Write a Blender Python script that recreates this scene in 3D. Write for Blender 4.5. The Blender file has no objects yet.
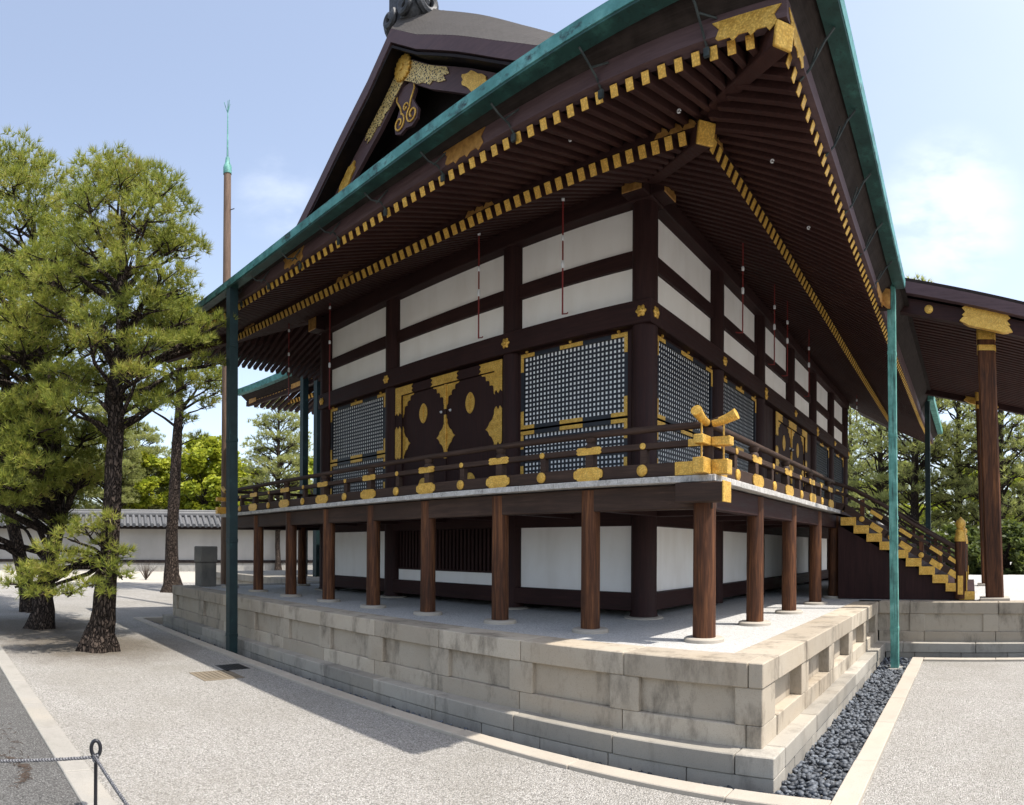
import bpy, math, random
import numpy as np
from mathutils import Vector, Matrix

scene = bpy.context.scene
COL = scene.collection
R = math.radians

# ------------------------------------------------------------------ camera
CAM = Vector((4.182, -7.5, 1.8025))
F_PX, CX, CY, W, H = 644.6, 733.84, 546.34, 1024, 805
cd = bpy.data.cameras.new('camera')
cam = bpy.data.objects.new('camera', cd)
COL.objects.link(cam)
cd.type = 'PANO'                      # the photograph is a swept phone panorama: cylindrical projection
cd.panorama_type = 'CENTRAL_CYLINDRICAL'
cd.central_cylindrical_range_u_min = -CX / F_PX
cd.central_cylindrical_range_u_max = (W - CX) / F_PX
cd.central_cylindrical_range_v_min = -(H - CY) / F_PX
cd.central_cylindrical_range_v_max = CY / F_PX
cd.central_cylindrical_radius = 1.0
cd.clip_start = 0.05
cd.clip_end = 2000
yaw, pitch, roll = 0.3693, 0.0038, 0.0040


def to_world(d):
    x, y, z = d
    c, s = math.cos(roll), math.sin(roll)
    x, z = x * c - z * s, x * s + z * c
    c, s = math.cos(pitch), math.sin(pitch)
    y, z = y * c - z * s, y * s + z * c
    c, s = math.cos(yaw), math.sin(yaw)
    return Vector((x * c - y * s, x * s + y * c, z))


rv, uv_, fv = to_world((1, 0, 0)), to_world((0, 0, 1)), to_world((0, 1, 0))
cam.matrix_world = Matrix(((rv.x, uv_.x, -fv.x, CAM.x), (rv.y, uv_.y, -fv.y, CAM.y), (rv.z, uv_.z, -fv.z, CAM.z), (0, 0, 0, 1)))
scene.camera = cam

# ------------------------------------------------------------------ light and exposure
SUN_DIR = Vector((3.1, 0.72, 6.1)).normalized()
SUN_EL = math.asin(SUN_DIR.z)
SUN_AZ = math.atan2(SUN_DIR.x, SUN_DIR.y)
sl = bpy.data.lights.new('sun', 'SUN')
sl.energy = 2.8
sl.angle = R(0.5)
sl.color = (1.0, 0.95, 0.87)
sun = bpy.data.objects.new('sun', sl)
COL.objects.link(sun)
sun.rotation_euler = SUN_DIR.to_track_quat('Z', 'Y').to_euler()
sun.location = (20, 5, 40)

world = bpy.data.worlds.new('World')
scene.world = world
world.use_nodes = True
wn = world.node_tree
wn.nodes.clear()
sky = wn.nodes.new('ShaderNodeTexSky')
sky.sky_type = 'NISHITA'
sky.sun_disc = False
sky.sun_elevation = SUN_EL
sky.sun_rotation = SUN_AZ
sky.air_density = 1.0
sky.dust_density = 2.2
sky.ozone_density = 1.3
bg = wn.nodes.new('ShaderNodeBackground')
bg.inputs['Strength'].default_value = 0.135
wo = wn.nodes.new('ShaderNodeOutputWorld')
tc = wn.nodes.new('ShaderNodeTexCoord')


def wmath(op, a, b=None, clamp=False):
    n = wn.nodes.new('ShaderNodeMath')
    n.operation = op
    n.use_clamp = clamp
    for i, v in enumerate((a, b)):
        if v is None:
            continue
        if isinstance(v, (int, float)):
            n.inputs[i].default_value = v
        else:
            wn.links.new(v, n.inputs[i])
    return n.outputs[0]


def cloud(px, py, reach, lo, hi, scale, seed):
    """thin cloud around one direction of the sky"""
    th = (px - CX) / F_PX
    d = to_world((math.sin(th), math.cos(th), (CY - py) / F_PX)).normalized()
    dt = wn.nodes.new('ShaderNodeVectorMath')
    dt.operation = 'DOT_PRODUCT'
    nz = wn.nodes.new('ShaderNodeVectorMath')
    nz.operation = 'NORMALIZE'
    wn.links.new(tc.outputs['Generated'], nz.inputs[0])
    wn.links.new(nz.outputs[0], dt.inputs[0])
    dt.inputs[1].default_value = d
    mr = wn.nodes.new('ShaderNodeMapRange')
    mr.interpolation_type = 'SMOOTHSTEP'
    wn.links.new(dt.outputs['Value'], mr.inputs['Value'])
    mr.inputs['From Min'].default_value = math.cos(reach)
    mr.inputs['From Max'].default_value = 1.0
    mp = wn.nodes.new('ShaderNodeMapping')
    wn.links.new(nz.outputs[0], mp.inputs['Vector'])
    mp.inputs['Scale'].default_value = (1, 1, 2.6)
    mp.inputs['Location'].default_value = (seed, seed * .7, 0)
    no = wn.nodes.new('ShaderNodeTexNoise')
    wn.links.new(mp.outputs[0], no.inputs['Vector'])
    no.inputs['Scale'].default_value = scale
    no.inputs['Detail'].default_value = 7
    no.inputs['Roughness'].default_value = .55
    m2 = wn.nodes.new('ShaderNodeMapRange')
    m2.interpolation_type = 'SMOOTHSTEP'
    wn.links.new(no.outputs[0], m2.inputs['Value'])
    m2.inputs['From Min'].default_value = lo
    m2.inputs['From Max'].default_value = hi
    return wmath('MULTIPLY', mr.outputs[0], m2.outputs[0])


c1 = cloud(952, 214, .115, .30, .62, 9.0, 3.1)
c2 = cloud(278, 196, .07, .35, .75, 9.0, 1.7)
c3 = cloud(1010, 300, .9, .1, 1.0, 1.6, 5.2)
csum = wmath('ADD', wmath('MULTIPLY', c1, .62), wmath('ADD', wmath('MULTIPLY', c2, .3), wmath('MULTIPLY', c3, .12)), True)
mixc = wn.nodes.new('ShaderNodeMix')
mixc.data_type = 'RGBA'
mixc.inputs[7].default_value = (3.9, 4.15, 4.6, 1)
wn.links.new(csum, mixc.inputs[0])
hs = wn.nodes.new('ShaderNodeHueSaturation')
hs.inputs['Saturation'].default_value = .74
hs.inputs['Value'].default_value = .93
wn.links.new(sky.outputs[0], hs.inputs['Color'])
wn.links.new(hs.outputs[0], mixc.inputs[6])
wn.links.new(mixc.outputs[2], bg.inputs['Color'])
wn.links.new(bg.outputs[0], wo.inputs['Surface'])

vs = scene.view_settings
vs.view_transform = 'Standard'
vs.look = 'None'
vs.exposure = 1.28
vs.gamma = 1.0
vs.use_curve_mapping = False
scene.cycles.use_denoising = True
scene.cycles.sample_clamp_indirect = 4
scene.cycles.max_bounces = 10
scene.cycles.diffuse_bounces = 6
scene.cycles.transparent_max_bounces = 8


# ------------------------------------------------------------------ mesh helpers
class MB:
    def __init__(self):
        self.v, self.f = [], []

    def add(self, vs_, fs):
        n = len(self.v)
        self.v += [tuple(p) for p in vs_]
        self.f += [tuple(i + n for i in q) for q in fs]

    def box(self, x0, x1, y0, y1, z0, z1, bev=0.0):
        if bev <= 0:
            self.add([(x0, y0, z0), (x1, y0, z0), (x1, y1, z0), (x0, y1, z0), (x0, y0, z1), (x1, y0, z1), (x1, y1, z1), (x0, y1, z1)],
                     [(0, 3, 2, 1), (4, 5, 6, 7), (0, 1, 5, 4), (1, 2, 6, 5), (2, 3, 7, 6), (3, 0, 4, 7)])
            return
        self.obox(((x0 + x1) / 2, (y0 + y1) / 2, (z0 + z1) / 2), ((x1 - x0) / 2, 0, 0), (0, (y1 - y0) / 2, 0), (0, 0, (z1 - z0) / 2), bev)

    def obox(self, c, a, b, d, bev=0.0):
        """box from centre and three half axes, edges chamfered by bev"""
        c, a, b, d = Vector(c), Vector(a), Vector(b), Vector(d)
        if bev <= 0:
            p = [c + a * i + b * j + d * k for k in (-1, 1) for j in (-1, 1) for i in (-1, 1)]
            self.add(p, [(0, 2, 3, 1), (4, 5, 7, 6), (0, 1, 5, 4), (1, 3, 7, 5), (3, 2, 6, 7), (2, 0, 4, 6)])
            return
        la, lb, ld = a.length, b.length, d.length
        bev = min(bev, la * .45, lb * .45, ld * .45)
        na, nb, nd = a / la, b / lb, d / ld
        idx, p = {}, []
        for i in (-1, 1):
            for j in (-1, 1):
                for k in (-1, 1):
                    for ax in range(3):
                        q = c + na * i * (la - (0 if ax == 0 else bev)) + nb * j * (lb - (0 if ax == 1 else bev)) + nd * k * (ld - (0 if ax == 2 else bev))
                        idx[(i, j, k, ax)] = len(p)
                        p.append(q)
        fs = []
        for s in (-1, 1):
            fs.append([idx[(s, j, k, 0)] for j, k in ((-1, -1), (1, -1), (1, 1), (-1, 1))][::s])
            fs.append([idx[(i, s, k, 1)] for i, k in ((-1, -1), (-1, 1), (1, 1), (1, -1))][::s])
            fs.append([idx[(i, j, s, 2)] for i, j in ((-1, -1), (1, -1), (1, 1), (-1, 1))][::s])
        for i in (-1, 1):
            for j in (-1, 1):
                fs.append([idx[(i, j, -1, 0)], idx[(i, j, 1, 0)], idx[(i, j, 1, 1)], idx[(i, j, -1, 1)]][::i * j])
                fs.append([idx[(i, -1, j, 0)], idx[(i, -1, j, 2)], idx[(i, 1, j, 2)], idx[(i, 1, j, 0)]][::i * j])
                fs.append([idx[(-1, i, j, 1)], idx[(1, i, j, 1)], idx[(1, i, j, 2)], idx[(-1, i, j, 2)]][::i * j])
                for k in (-1, 1):
                    fs.append([idx[(i, j, k, 0)], idx[(i, j, k, 1)], idx[(i, j, k, 2)]][::i * j * k])
        self.add(p, fs)

    def beam(self, p0, p1, w, h, bev=0.0, up=(0, 0, 1)):
        p0, p1 = Vector(p0), Vector(p1)
        d = p1 - p0
        s = d.cross(Vector(up)).normalized()
        u = s.cross(d).normalized()
        self.obox((p0 + p1) / 2, d / 2, s * (w / 2), u * (h / 2), bev)

    def tube(self, pts, rad, n=8, cap=True):
        pts = [Vector(p) for p in pts]
        if isinstance(rad, (int, float)):
            rad = [rad] * len(pts)
        rings = []
        ref = None
        for i, p in enumerate(pts):
            t = (pts[min(i + 1, len(pts) - 1)] - pts[max(i - 1, 0)]).normalized()
            if ref is None:
                ref = Vector((1, 0, 0)) if abs(t.x) < .8 else Vector((0, 1, 0))
            s = (ref - t * ref.dot(t)).normalized()
            ref = s
            u = t.cross(s)
            rings.append([p + (s * math.cos(2 * math.pi * k / n) + u * math.sin(2 * math.pi * k / n)) * rad[i] for k in range(n)])
        self.loft(rings, cap)

    def loft(self, rings, cap=True):
        n = len(rings[0])
        vs_ = [p for r in rings for p in r]
        fs = []
        for i in range(len(rings) - 1):
            for k in range(n):
                a, b = i * n + k, i * n + (k + 1) % n
                fs.append((a, b, b + n, a + n))
        if cap:
            fs.append(tuple(range(n))[::-1])
            fs.append(tuple((len(rings) - 1) * n + k for k in range(n)))
        self.add(vs_, fs)

    def prism(self, poly, ext):
        """closed outline (3D points) pushed along ext"""
        ext = Vector(ext)
        a = [Vector(p) for p in poly]
        self.loft([a, [p + ext for p in a]])

    def lathe(self, c, prof, n=16, axis='z'):
        c = Vector(c)
        rings = []
        for r, z in prof:
            ring = []
            for k in range(n):
                t = 2 * math.pi * k / n
                if axis == 'z':
                    q = (r * math.cos(t), r * math.sin(t), z)
                elif axis == 'y':
                    q = (r * math.cos(t), -z, r * math.sin(t))
                else:
                    q = (z, r * math.cos(t), r * math.sin(t))
                ring.append(c + Vector(q))
            rings.append(ring)
        self.loft(rings)

    def build(self, name, m, parent=None, smooth=None, fix=True):
        me = bpy.data.meshes.new(name)
        me.from_pydata(self.v, [], self.f)
        if fix:
            import bmesh
            bm = bmesh.new()
            bm.from_mesh(me)
            bmesh.ops.recalc_face_normals(bm, faces=bm.faces)
            bm.to_mesh(me)
            bm.free()
        o = bpy.data.objects.new(name, me)
        COL.objects.link(o)
        if m is not None:
            me.materials.append(m)
        if parent is not None:
            o.parent = parent
        if smooth:
            me.polygons.foreach_set('use_smooth', [True] * len(me.polygons))
            me.set_sharp_from_angle(angle=R(smooth))
        return o


def tag(o, label=None, cat=None, group=None, kind=None):
    if label:
        o['label'] = label
    if cat:
        o['category'] = cat
    if group:
        o['group'] = group
    if kind:
        o['kind'] = kind
    return o


def empty(name, loc, label, cat, group=None):
    o = bpy.data.objects.new(name, None)
    o.location = loc
    o.empty_display_size = .2
    COL.objects.link(o)
    return tag(o, label, cat, group)


def copy_obj(o, parent, name=None):
    c = o.copy()
    COL.objects.link(c)
    c.parent = parent
    return c


# ------------------------------------------------------------------ materials
class NT:
    def __init__(self, name):
        self.m = bpy.data.materials.new(name)
        self.m.use_nodes = True
        self.t = self.m.node_tree
        self.b = self.t.nodes['Principled BSDF']
        self.tc = self.t.nodes.new('ShaderNodeTexCoord')
        self.geo = self.t.nodes.new('ShaderNodeNewGeometry')

    def n(self, typ, **k):
        nd = self.t.nodes.new(typ)
        for a, v in k.items():
            setattr(nd, a, v)
        return nd

    def put(self, sock, v):
        if isinstance(v, (int, float)):
            sock.default_value = v
        elif isinstance(v, (tuple, list)):
            sock.default_value = tuple(v) + ((1,) if len(v) == 3 and len(sock.default_value) == 4 else ())
        else:
            self.t.links.new(v, sock)

    def coords(self, scale=(1, 1, 1), rot=(0, 0, 0), space='pos'):
        mp = self.n('ShaderNodeMapping')
        self.put(mp.inputs['Vector'], self.geo.outputs['Position'] if space == 'pos' else self.tc.outputs['Object'])
        mp.inputs['Scale'].default_value = scale
        mp.inputs['Rotation'].default_value = rot
        return mp.outputs[0]

    def noise(self, vec, scale, detail=4, rough=.55, dist=0.0):
        nd = self.n('ShaderNodeTexNoise')
        self.put(nd.inputs['Vector'], vec)
        nd.inputs['Scale'].default_value = scale
        nd.inputs['Detail'].default_value = detail
        nd.inputs['Roughness'].default_value = rough
        nd.inputs['Distortion'].default_value = dist
        return nd.outputs[0]

    def voro(self, vec, scale, out='Distance', feature='F1', rnd=1.0):
        nd = self.n('ShaderNodeTexVoronoi', feature=feature)
        self.put(nd.inputs['Vector'], vec)
        nd.inputs['Scale'].default_value = scale
        nd.inputs['Randomness'].default_value = rnd
        return nd.outputs[out]

    def ramp(self, fac, stops, interp='LINEAR'):
        nd = self.n('ShaderNodeValToRGB')
        nd.color_ramp.interpolation = interp
        el = nd.color_ramp.elements
        while len(el) < len(stops):
            el.new(.5)
        for e, (p, c) in zip(el, stops):
            e.position = p
            e.color = tuple(c) + (1,) if len(c) == 3 else c
        self.put(nd.inputs[0], fac)
        return nd.outputs[0]

    def mix(self, fac, a, b, mode='MIX'):
        nd = self.n('ShaderNodeMix', data_type='RGBA', blend_type=mode)
        self.put(nd.inputs[0], fac)
        self.put(nd.inputs[6], a)
        self.put(nd.inputs[7], b)
        return nd.outputs[2]

    def math(self, op, a, b=0.0, clamp=False):
        nd = self.n('ShaderNodeMath', operation=op, use_clamp=clamp)
        self.put(nd.inputs[0], a)
        self.put(nd.inputs[1], b)
        return nd.outputs[0]

    def rng(self, v, a, b, c=0.0, d=1.0):
        nd = self.n('ShaderNodeMapRange')
        self.put(nd.inputs[0], v)
        for i, q in enumerate((a, b, c, d)):
            nd.inputs[i + 1].default_value = q
        return nd.outputs[0]

    def bump(self, h, strength=.3, dist=.01):
        nd = self.n('ShaderNodeBump')
        nd.inputs['Strength'].default_value = strength
        nd.inputs['Distance'].default_value = dist
        self.put(nd.inputs['Height'], h)
        self.put(self.b.inputs['Normal'], nd.outputs[0])

    def set(self, color=None, rough=None, metal=None, spec=None):
        if color is not None:
            self.put(self.b.inputs['Base Color'], color)
        if rough is not None:
            self.put(self.b.inputs['Roughness'], rough)
        if metal is not None:
            self.put(self.b.inputs['Metallic'], metal)
        if spec is not None:
            self.put(self.b.inputs['Specular IOR Level'], spec)
        return self.m

    @property
    def island(self):
        return self.geo.outputs['Random Per Island']


M = {}


def mk_wood(name, dark, mid, lit, scale=1.0, rough=.5, axis='z', spec=.35):
    t = NT(name)
    st = {'z': (14, 14, .9), 'x': (.9, 14, 14), 'y': (14, .9, 14)}[axis]
    p = t.coords(st)
    a = t.noise(p, 2.2 * scale, 5, .6, .6)
    g = t.noise(t.coords(tuple(s * 5 for s in st)), 2.0 * scale, 3, .6)
    big = t.noise(t.coords((1, 1, .5)), 1.3, 3)
    f = t.math('ADD', t.math('MULTIPLY', a, .7), t.math('MULTIPLY', big, .3))
    c = t.ramp(f, [(.32, dark), (.5, mid), (.7, lit)])
    c = t.mix(t.math('MULTIPLY', g, .5), c, tuple(q * .45 for q in dark), 'MIX')
    t.bump(g, .25, .004)
    M[name] = t.set(c, t.rng(a, .3, .7, rough - .1, rough + .15), 0, spec)


mk_wood('lacquer', (.020, .0088, .0088), (.036, .0160, .0150), (.058, .027, .024), rough=.6, axis='z', spec=.16)
mk_wood('lacquer_x', (.020, .0088, .0088), (.036, .0160, .0150), (.058, .027, .024), rough=.6, axis='x', spec=.16)
mk_wood('lacquer_y', (.020, .0088, .0088), (.036, .0160, .0150), (.058, .027, .024), rough=.6, axis='y', spec=.16)
mk_wood('post_wood', (.020, .0085, .0055), (.095, .038, .018), (.25, .105, .043), rough=.6, axis='z', spec=.18)
mk_wood('pole_wood', (.10, .065, .045), (.19, .125, .09), (.27, .19, .14), rough=.7, axis='z', spec=.2)
mk_wood('rafter_wood', (.030, .0125, .0115), (.052, .0225, .0195), (.082, .037, .031), rough=.65, axis='y', spec=.15)
mk_wood('rail_wood', (.030, .018, .013), (.055, .032, .023), (.10, .062, .046), rough=.65, axis='x', spec=.2)
mk_wood('purple_wood', (.070, .042, .046), (.105, .066, .072), (.14, .092, .098), rough=.6, axis='x', spec=.25)

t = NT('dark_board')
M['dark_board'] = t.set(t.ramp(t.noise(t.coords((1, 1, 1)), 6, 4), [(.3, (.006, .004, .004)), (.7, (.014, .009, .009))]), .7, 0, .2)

t = NT('dark_lattice')
M['dark_lattice'] = t.set(t.ramp(t.noise(t.coords(), 9, 3), [(.3, (.006, .008, .014)), (.7, (.013, .016, .026))]), .45, 0, .4)

t = NT('plaster')
n1 = t.noise(t.coords(), 1.6, 5)
n2 = t.noise(t.coords((1, 1, .25)), 3.5, 4)
c = t.ramp(n1, [(.3, (.83, .805, .77)), (.7, (.88, .865, .84))])
c = t.mix(t.math('MULTIPLY', t.rng(n2, .45, .75), .22), c, (.56, .51, .44))
t.bump(t.noise(t.coords(), 60, 3), .08, .003)
M['plaster'] = t.set(c, .85, 0, .2)

t = NT('paper')
M['paper'] = t.set((.93, .93, .92), .9, 0, .1)
t = NT('gold')
v = t.voro(t.coords(), 55)
n1 = t.noise(t.coords(), 14, 4)
n2 = t.noise(t.coords(), 3, 3)
c = t.ramp(n1, [(.3, (.62, .34, .055)), (.55, (.80, .49, .10)), (.8, (.88, .60, .17))])
c = t.mix(t.math('MULTIPLY', t.rng(n2, .55, .8), .35), c, (.36, .20, .05))
c = t.mix(t.rng(v, .25, .6, 0, .45), c, (.30, .165, .03))
t.bump(v, .5, .005)
M['gold'] = t.set(c, t.rng(n1, .3, .7, .36, .55), .4, .4)

t = NT('gold_aged')
v = t.voro(t.coords(), 60)
c = t.ramp(t.noise(t.coords(), 14, 4), [(.3, (.34, .16, .045)), (.6, (.55, .30, .085)), (.85, (.68, .42, .14))])
t.bump(v, .5, .006)
M['gold_aged'] = t.set(c, .45, .5, .5)

t = NT('patina')
n1 = t.noise(t.coords((1, 1, 1)), 5, 6, .65)
n2 = t.noise(t.coords((9, 9, .8)), 3, 5, .6)
c = t.ramp(n1, [(.3, (.055, .17, .15)), (.5, (.10, .29, .25)), (.72, (.19, .42, .37))])
c = t.mix(t.math('MULTIPLY', t.rng(n2, .50, .68), .85), c, (.022, .04, .036))
t.bump(n1, .2, .004)
M['patina'] = t.set(c, .6, .15, .4)

t = NT('patina_dark')
n1 = t.noise(t.coords(), 4, 6, .65)
n2 = t.noise(t.coords((9, 9, .8)), 3, 5, .6)
c = t.ramp(n1, [(.3, (.010, .036, .034)), (.55, (.018, .064, .058)), (.8, (.05, .17, .15))])
c = t.mix(t.rng(n2, .55, .8), c, (.008, .012, .014))
M['patina_dark'] = t.set(c, .5, .2, .4)

t = NT('pipe_dark')
n1 = t.noise(t.coords(), 4, 6, .65)
c = t.ramp(n1, [(.3, (.008, .019, .021)), (.6, (.013, .031, .033)), (.85, (.04, .11, .10))])
M['pipe_dark'] = t.set(c, .5, .1, .35)

t = NT('patina_gutter')
n1 = t.noise(t.coords((1, 1, 1)), 4, 6, .65)
n2 = t.noise(t.coords((.7, .7, 1)), 9, 5, .7)
c = t.ramp(n1, [(.3, (.035, .13, .125)), (.5, (.07, .23, .225)), (.75, (.15, .38, .37))])
c = t.mix(t.rng(n2, .52, .68), c, (.02, .03, .035))
M['patina_gutter'] = t.set(c, .6, .1, .4)

t = NT('bark_thatch')
p = t.coords((1, 1, 1))
n1 = t.noise(p, 8, 5)
n2 = t.noise(t.coords((.6, .6, 30)), 3, 3)
c = t.ramp(t.math('ADD', t.math('MULTIPLY', n1, .6), t.math('MULTIPLY', n2, .4)), [(.3, (.016, .012, .011)), (.7, (.042, .033, .03))])
t.bump(n2, .4, .01)
M['bark_thatch'] = t.set(c, .85, 0, .15)

t = NT('shingle')
w_ = t.n('ShaderNodeTexWave', wave_type='BANDS', bands_direction='Z')
t.put(w_.inputs['Vector'], t.coords())
w_.inputs['Scale'].default_value = 8
w_.inputs['Distortion'].default_value = 1.0
n1 = t.noise(t.coords(), 6, 5)
c = t.ramp(w_.outputs[0], [(.25, (.012, .011, .010)), (.55, (.075, .068, .062))])
c = t.mix(t.math('MULTIPLY', n1, .4), c, (.10, .09, .085))
t.bump(w_.outputs[0], .5, .02)
M['shingle'] = t.set(c, .8, 0, .2)

t = NT('tile')
n1 = t.noise(t.coords(), 3, 5)
c = t.mix(t.island, (.045, .047, .05), (.10, .10, .105))
c = t.mix(t.math('MULTIPLY', n1, .5), c, (.16, .16, .16))
M['tile'] = t.set(c, .5, 0, .4)

t = NT('ornament_tile')
c = t.ramp(t.noise(t.coords(), 9, 5), [(.3, (.012, .014, .017)), (.75, (.06, .063, .07))])
t.bump(t.noise(t.coords(), 18, 4), .6, .02)
M['ornament_tile'] = t.set(c, .55, 0, .4)


def mk_stone(name, a, b, grime, isl=.22, warm=(.45, .38, .28), grime_amt=.6, spk=110):
    t = NT(name)
    n1 = t.noise(t.coords(), 2.3, 6, .6)
    n2 = t.noise(t.coords((1.3, 1.3, .5)), 2.6, 7, .72)
    sp = t.noise(t.coords(), spk, 3, .7)
    sv = t.voro(t.coords(), spk * .7)
    c = t.mix(n1, a, b)
    c = t.mix(t.math('MULTIPLY', t.island, isl), c, tuple(q * .55 for q in a))
    c = t.mix(t.math('MULTIPLY', t.rng(n2, .50, .74), grime_amt), c, grime)
    c = t.mix(t.math('MULTIPLY', t.rng(t.noise(t.coords(), 1.1, 4), .5, .75), .30), c, warm)
    c = t.mix(t.math('MULTIPLY', t.rng(sp, .55, .75), .55), c, tuple(q * .42 for q in a))
    t.bump(t.math('ADD', sp, t.math('MULTIPLY', sv, .5)), .35, .006)
    M[name] = t.set(c, .9, 0, .2)


mk_stone('granite', (.38, .32, .245), (.56, .50, .405), (.07, .057, .042), isl=.55, grime_amt=.9, warm=(.34, .25, .155))
mk_stone('granite_grey', (.29, .268, .23), (.46, .425, .365), (.085, .076, .066), isl=.6, grime_amt=.7)
mk_stone('kerb_stone', (.36, .32, .265), (.44, .395, .335), (.26, .23, .19), isl=.15, grime_amt=.4)
mk_stone('slab', (.24, .23, .21), (.33, .32, .30), (.09, .09, .085), isl=.1)


def mk_gravel(name, stops, cell, big_dark, bump=.8, litter_shade=None):
    t = NT(name)
    vd = t.n('ShaderNodeTexVoronoi', feature='F1')
    t.put(vd.inputs['Vector'], t.coords())
    vd.inputs['Scale'].default_value = cell
    sep = t.n('ShaderNodeSeparateColor')
    t.put(sep.inputs[0], vd.outputs['Color'])
    c = t.ramp(sep.outputs[0], stops)
    v2 = t.n('ShaderNodeTexVoronoi', feature='F1')
    t.put(v2.inputs['Vector'], t.coords())
    v2.inputs['Scale'].default_value = cell * 2.3
    s2 = t.n('ShaderNodeSeparateColor')
    t.put(s2.inputs[0], v2.outputs['Color'])
    c = t.mix(.4, c, t.ramp(s2.outputs[1], stops))
    edge = t.rng(vd.outputs['Distance'], .25, .75)
    c = t.mix(t.math('MULTIPLY', edge, .36), c, tuple(q * .35 for q in stops[0][1]))
    b1 = t.noise(t.coords(), .55, 5, .6)
    b2 = t.noise(t.coords(), 2.6, 4, .6)
    c = t.mix(t.math('MULTIPLY', t.rng(b1, .42, .68), .42), c, big_dark)
    c = t.mix(t.math('MULTIPLY', t.rng(b2, .5, .75), .22), c, big_dark)
    if litter_shade:
        c = litter_shade(t, c)
    t.bump(t.math('SUBTRACT', 1.0, vd.outputs['Distance']), bump, .012)
    M[name] = t.set(c, .95, 0, .15)


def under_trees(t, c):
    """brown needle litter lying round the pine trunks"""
    for x, y, r0, r1 in ((-7.3, -5.2, .9, 2.3), (-10.1, -5.9, 1.0, 2.4)):  # litter spread and darkened to paint in the pines' dappled shadow
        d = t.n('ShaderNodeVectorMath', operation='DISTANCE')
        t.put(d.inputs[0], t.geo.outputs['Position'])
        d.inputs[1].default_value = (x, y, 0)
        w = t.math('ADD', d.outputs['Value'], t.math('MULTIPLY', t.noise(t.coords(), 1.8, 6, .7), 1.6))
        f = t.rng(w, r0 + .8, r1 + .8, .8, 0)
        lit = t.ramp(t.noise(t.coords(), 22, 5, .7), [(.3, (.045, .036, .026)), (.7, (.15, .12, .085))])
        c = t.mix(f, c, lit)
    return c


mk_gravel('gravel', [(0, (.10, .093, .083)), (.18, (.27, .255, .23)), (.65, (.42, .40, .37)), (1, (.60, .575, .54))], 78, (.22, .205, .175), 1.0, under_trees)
mk_gravel('white_gravel', [(0, (.20, .195, .185)), (.25, (.46, .45, .43)), (.7, (.60, .59, .57)), (1, (.70, .69, .67))], 75, (.45, .44, .415), .8)
mk_gravel('asphalt', [(0, (.045, .043, .042)), (.4, (.10, .097, .093)), (.7, (.15, .147, .14)), (1, (.27, .265, .255))], 95, (.07, .066, .06), .6)
mk_gravel('sand', [(0, (.36, .33, .28)), (1, (.52, .49, .43))], 40, (.40, .37, .31), .3)

t = NT('pebble')
c = t.mix(t.island, (.022, .025, .031), (.13, .145, .165))
M['pebble'] = t.set(c, .55, 0, .35)

t = NT('iron')
M['iron'] = t.set(t.ramp(t.noise(t.coords(), 20, 4), [(.3, (.012, .012, .014)), (.75, (.045, .042, .04))]), .5, .5, .4)
t = NT('red_rod')
M['red_rod'] = t.set((.16, .02, .018), .5, 0, .3)
t = NT('white_metal')
M['white_metal'] = t.set((.65, .66, .68), .4, .1, .4)
t = NT('ironwork_grey')
M['ironwork_grey'] = t.set(t.ramp(t.noise(t.coords(), 12, 4), [(.3, (.022, .03, .032)), (.75, (.07, .085, .085))]), .6, .2, .3)
t = NT('black_paint')
M['black_paint'] = t.set((.012, .012, .016), .35, 0, .5)
t = NT('rope_fibre')
wv = t.n('ShaderNodeTexWave', wave_type='BANDS', bands_direction='DIAGONAL')
t.put(wv.inputs['Vector'], t.coords())
wv.inputs['Scale'].default_value = 28
M['rope_fibre'] = t.set(t.ramp(wv.outputs[0], [(.3, (.05, .05, .055)), (.7, (.19, .19, .20))]), .9, 0, .1)

t = NT('tree_bark')
p = t.coords((1, 1, .35))
p2 = t.n('ShaderNodeMixRGB')
p2.inputs[0].default_value = .12
t.put(p2.inputs[1], p)
nz_ = t.n('ShaderNodeTexNoise')
t.put(nz_.inputs['Vector'], p)
nz_.inputs['Scale'].default_value = 9
t.put(p2.inputs[2], nz_.outputs['Color'])
vd = t.voro(p2.outputs[0], 24, 'Distance', 'DISTANCE_TO_EDGE')
n1 = t.noise(p, 12, 6, .7)
c = t.ramp(n1, [(.3, (.035, .026, .021)), (.6, (.10, .076, .062)), (.8, (.19, .155, .13))])
c = t.mix(t.rng(vd, 0.0, .20, .9, 0), c, (.014, .011, .010))
t.bump(t.math('ADD', t.rng(vd, 0, .2), t.math('MULTIPLY', n1, .4)), 1.0, .05)
M['tree_bark'] = t.set(c, .95, 0, .1)


def mk_leaf(name, cols, tr=.35, rough=.55):
    t = NT(name)
    n1 = t.noise(t.coords(), .9, 3)
    isl = t.math('ADD', t.math('MULTIPLY', t.island, .6), t.math('MULTIPLY', t.rng(n1, .3, .7), .4))
    k = len(cols) - 1
    c = t.ramp(isl, [(i / k, q) for i, q in enumerate(cols)])
    t.set(c, rough, 0, .3)
    tr_ = t.n('ShaderNodeBsdfTranslucent')
    t.put(tr_.inputs['Color'], t.mix(.5, c, (.20, .24, .03)))
    mx = t.n('ShaderNodeMixShader')
    mx.inputs[0].default_value = tr
    out = t.t.nodes['Material Output']
    t.t.links.new(t.b.outputs[0], mx.inputs[1])
    t.t.links.new(tr_.outputs[0], mx.inputs[2])
    t.t.links.new(mx.outputs[0], out.inputs['Surface'])
    M[name] = t.m


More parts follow.
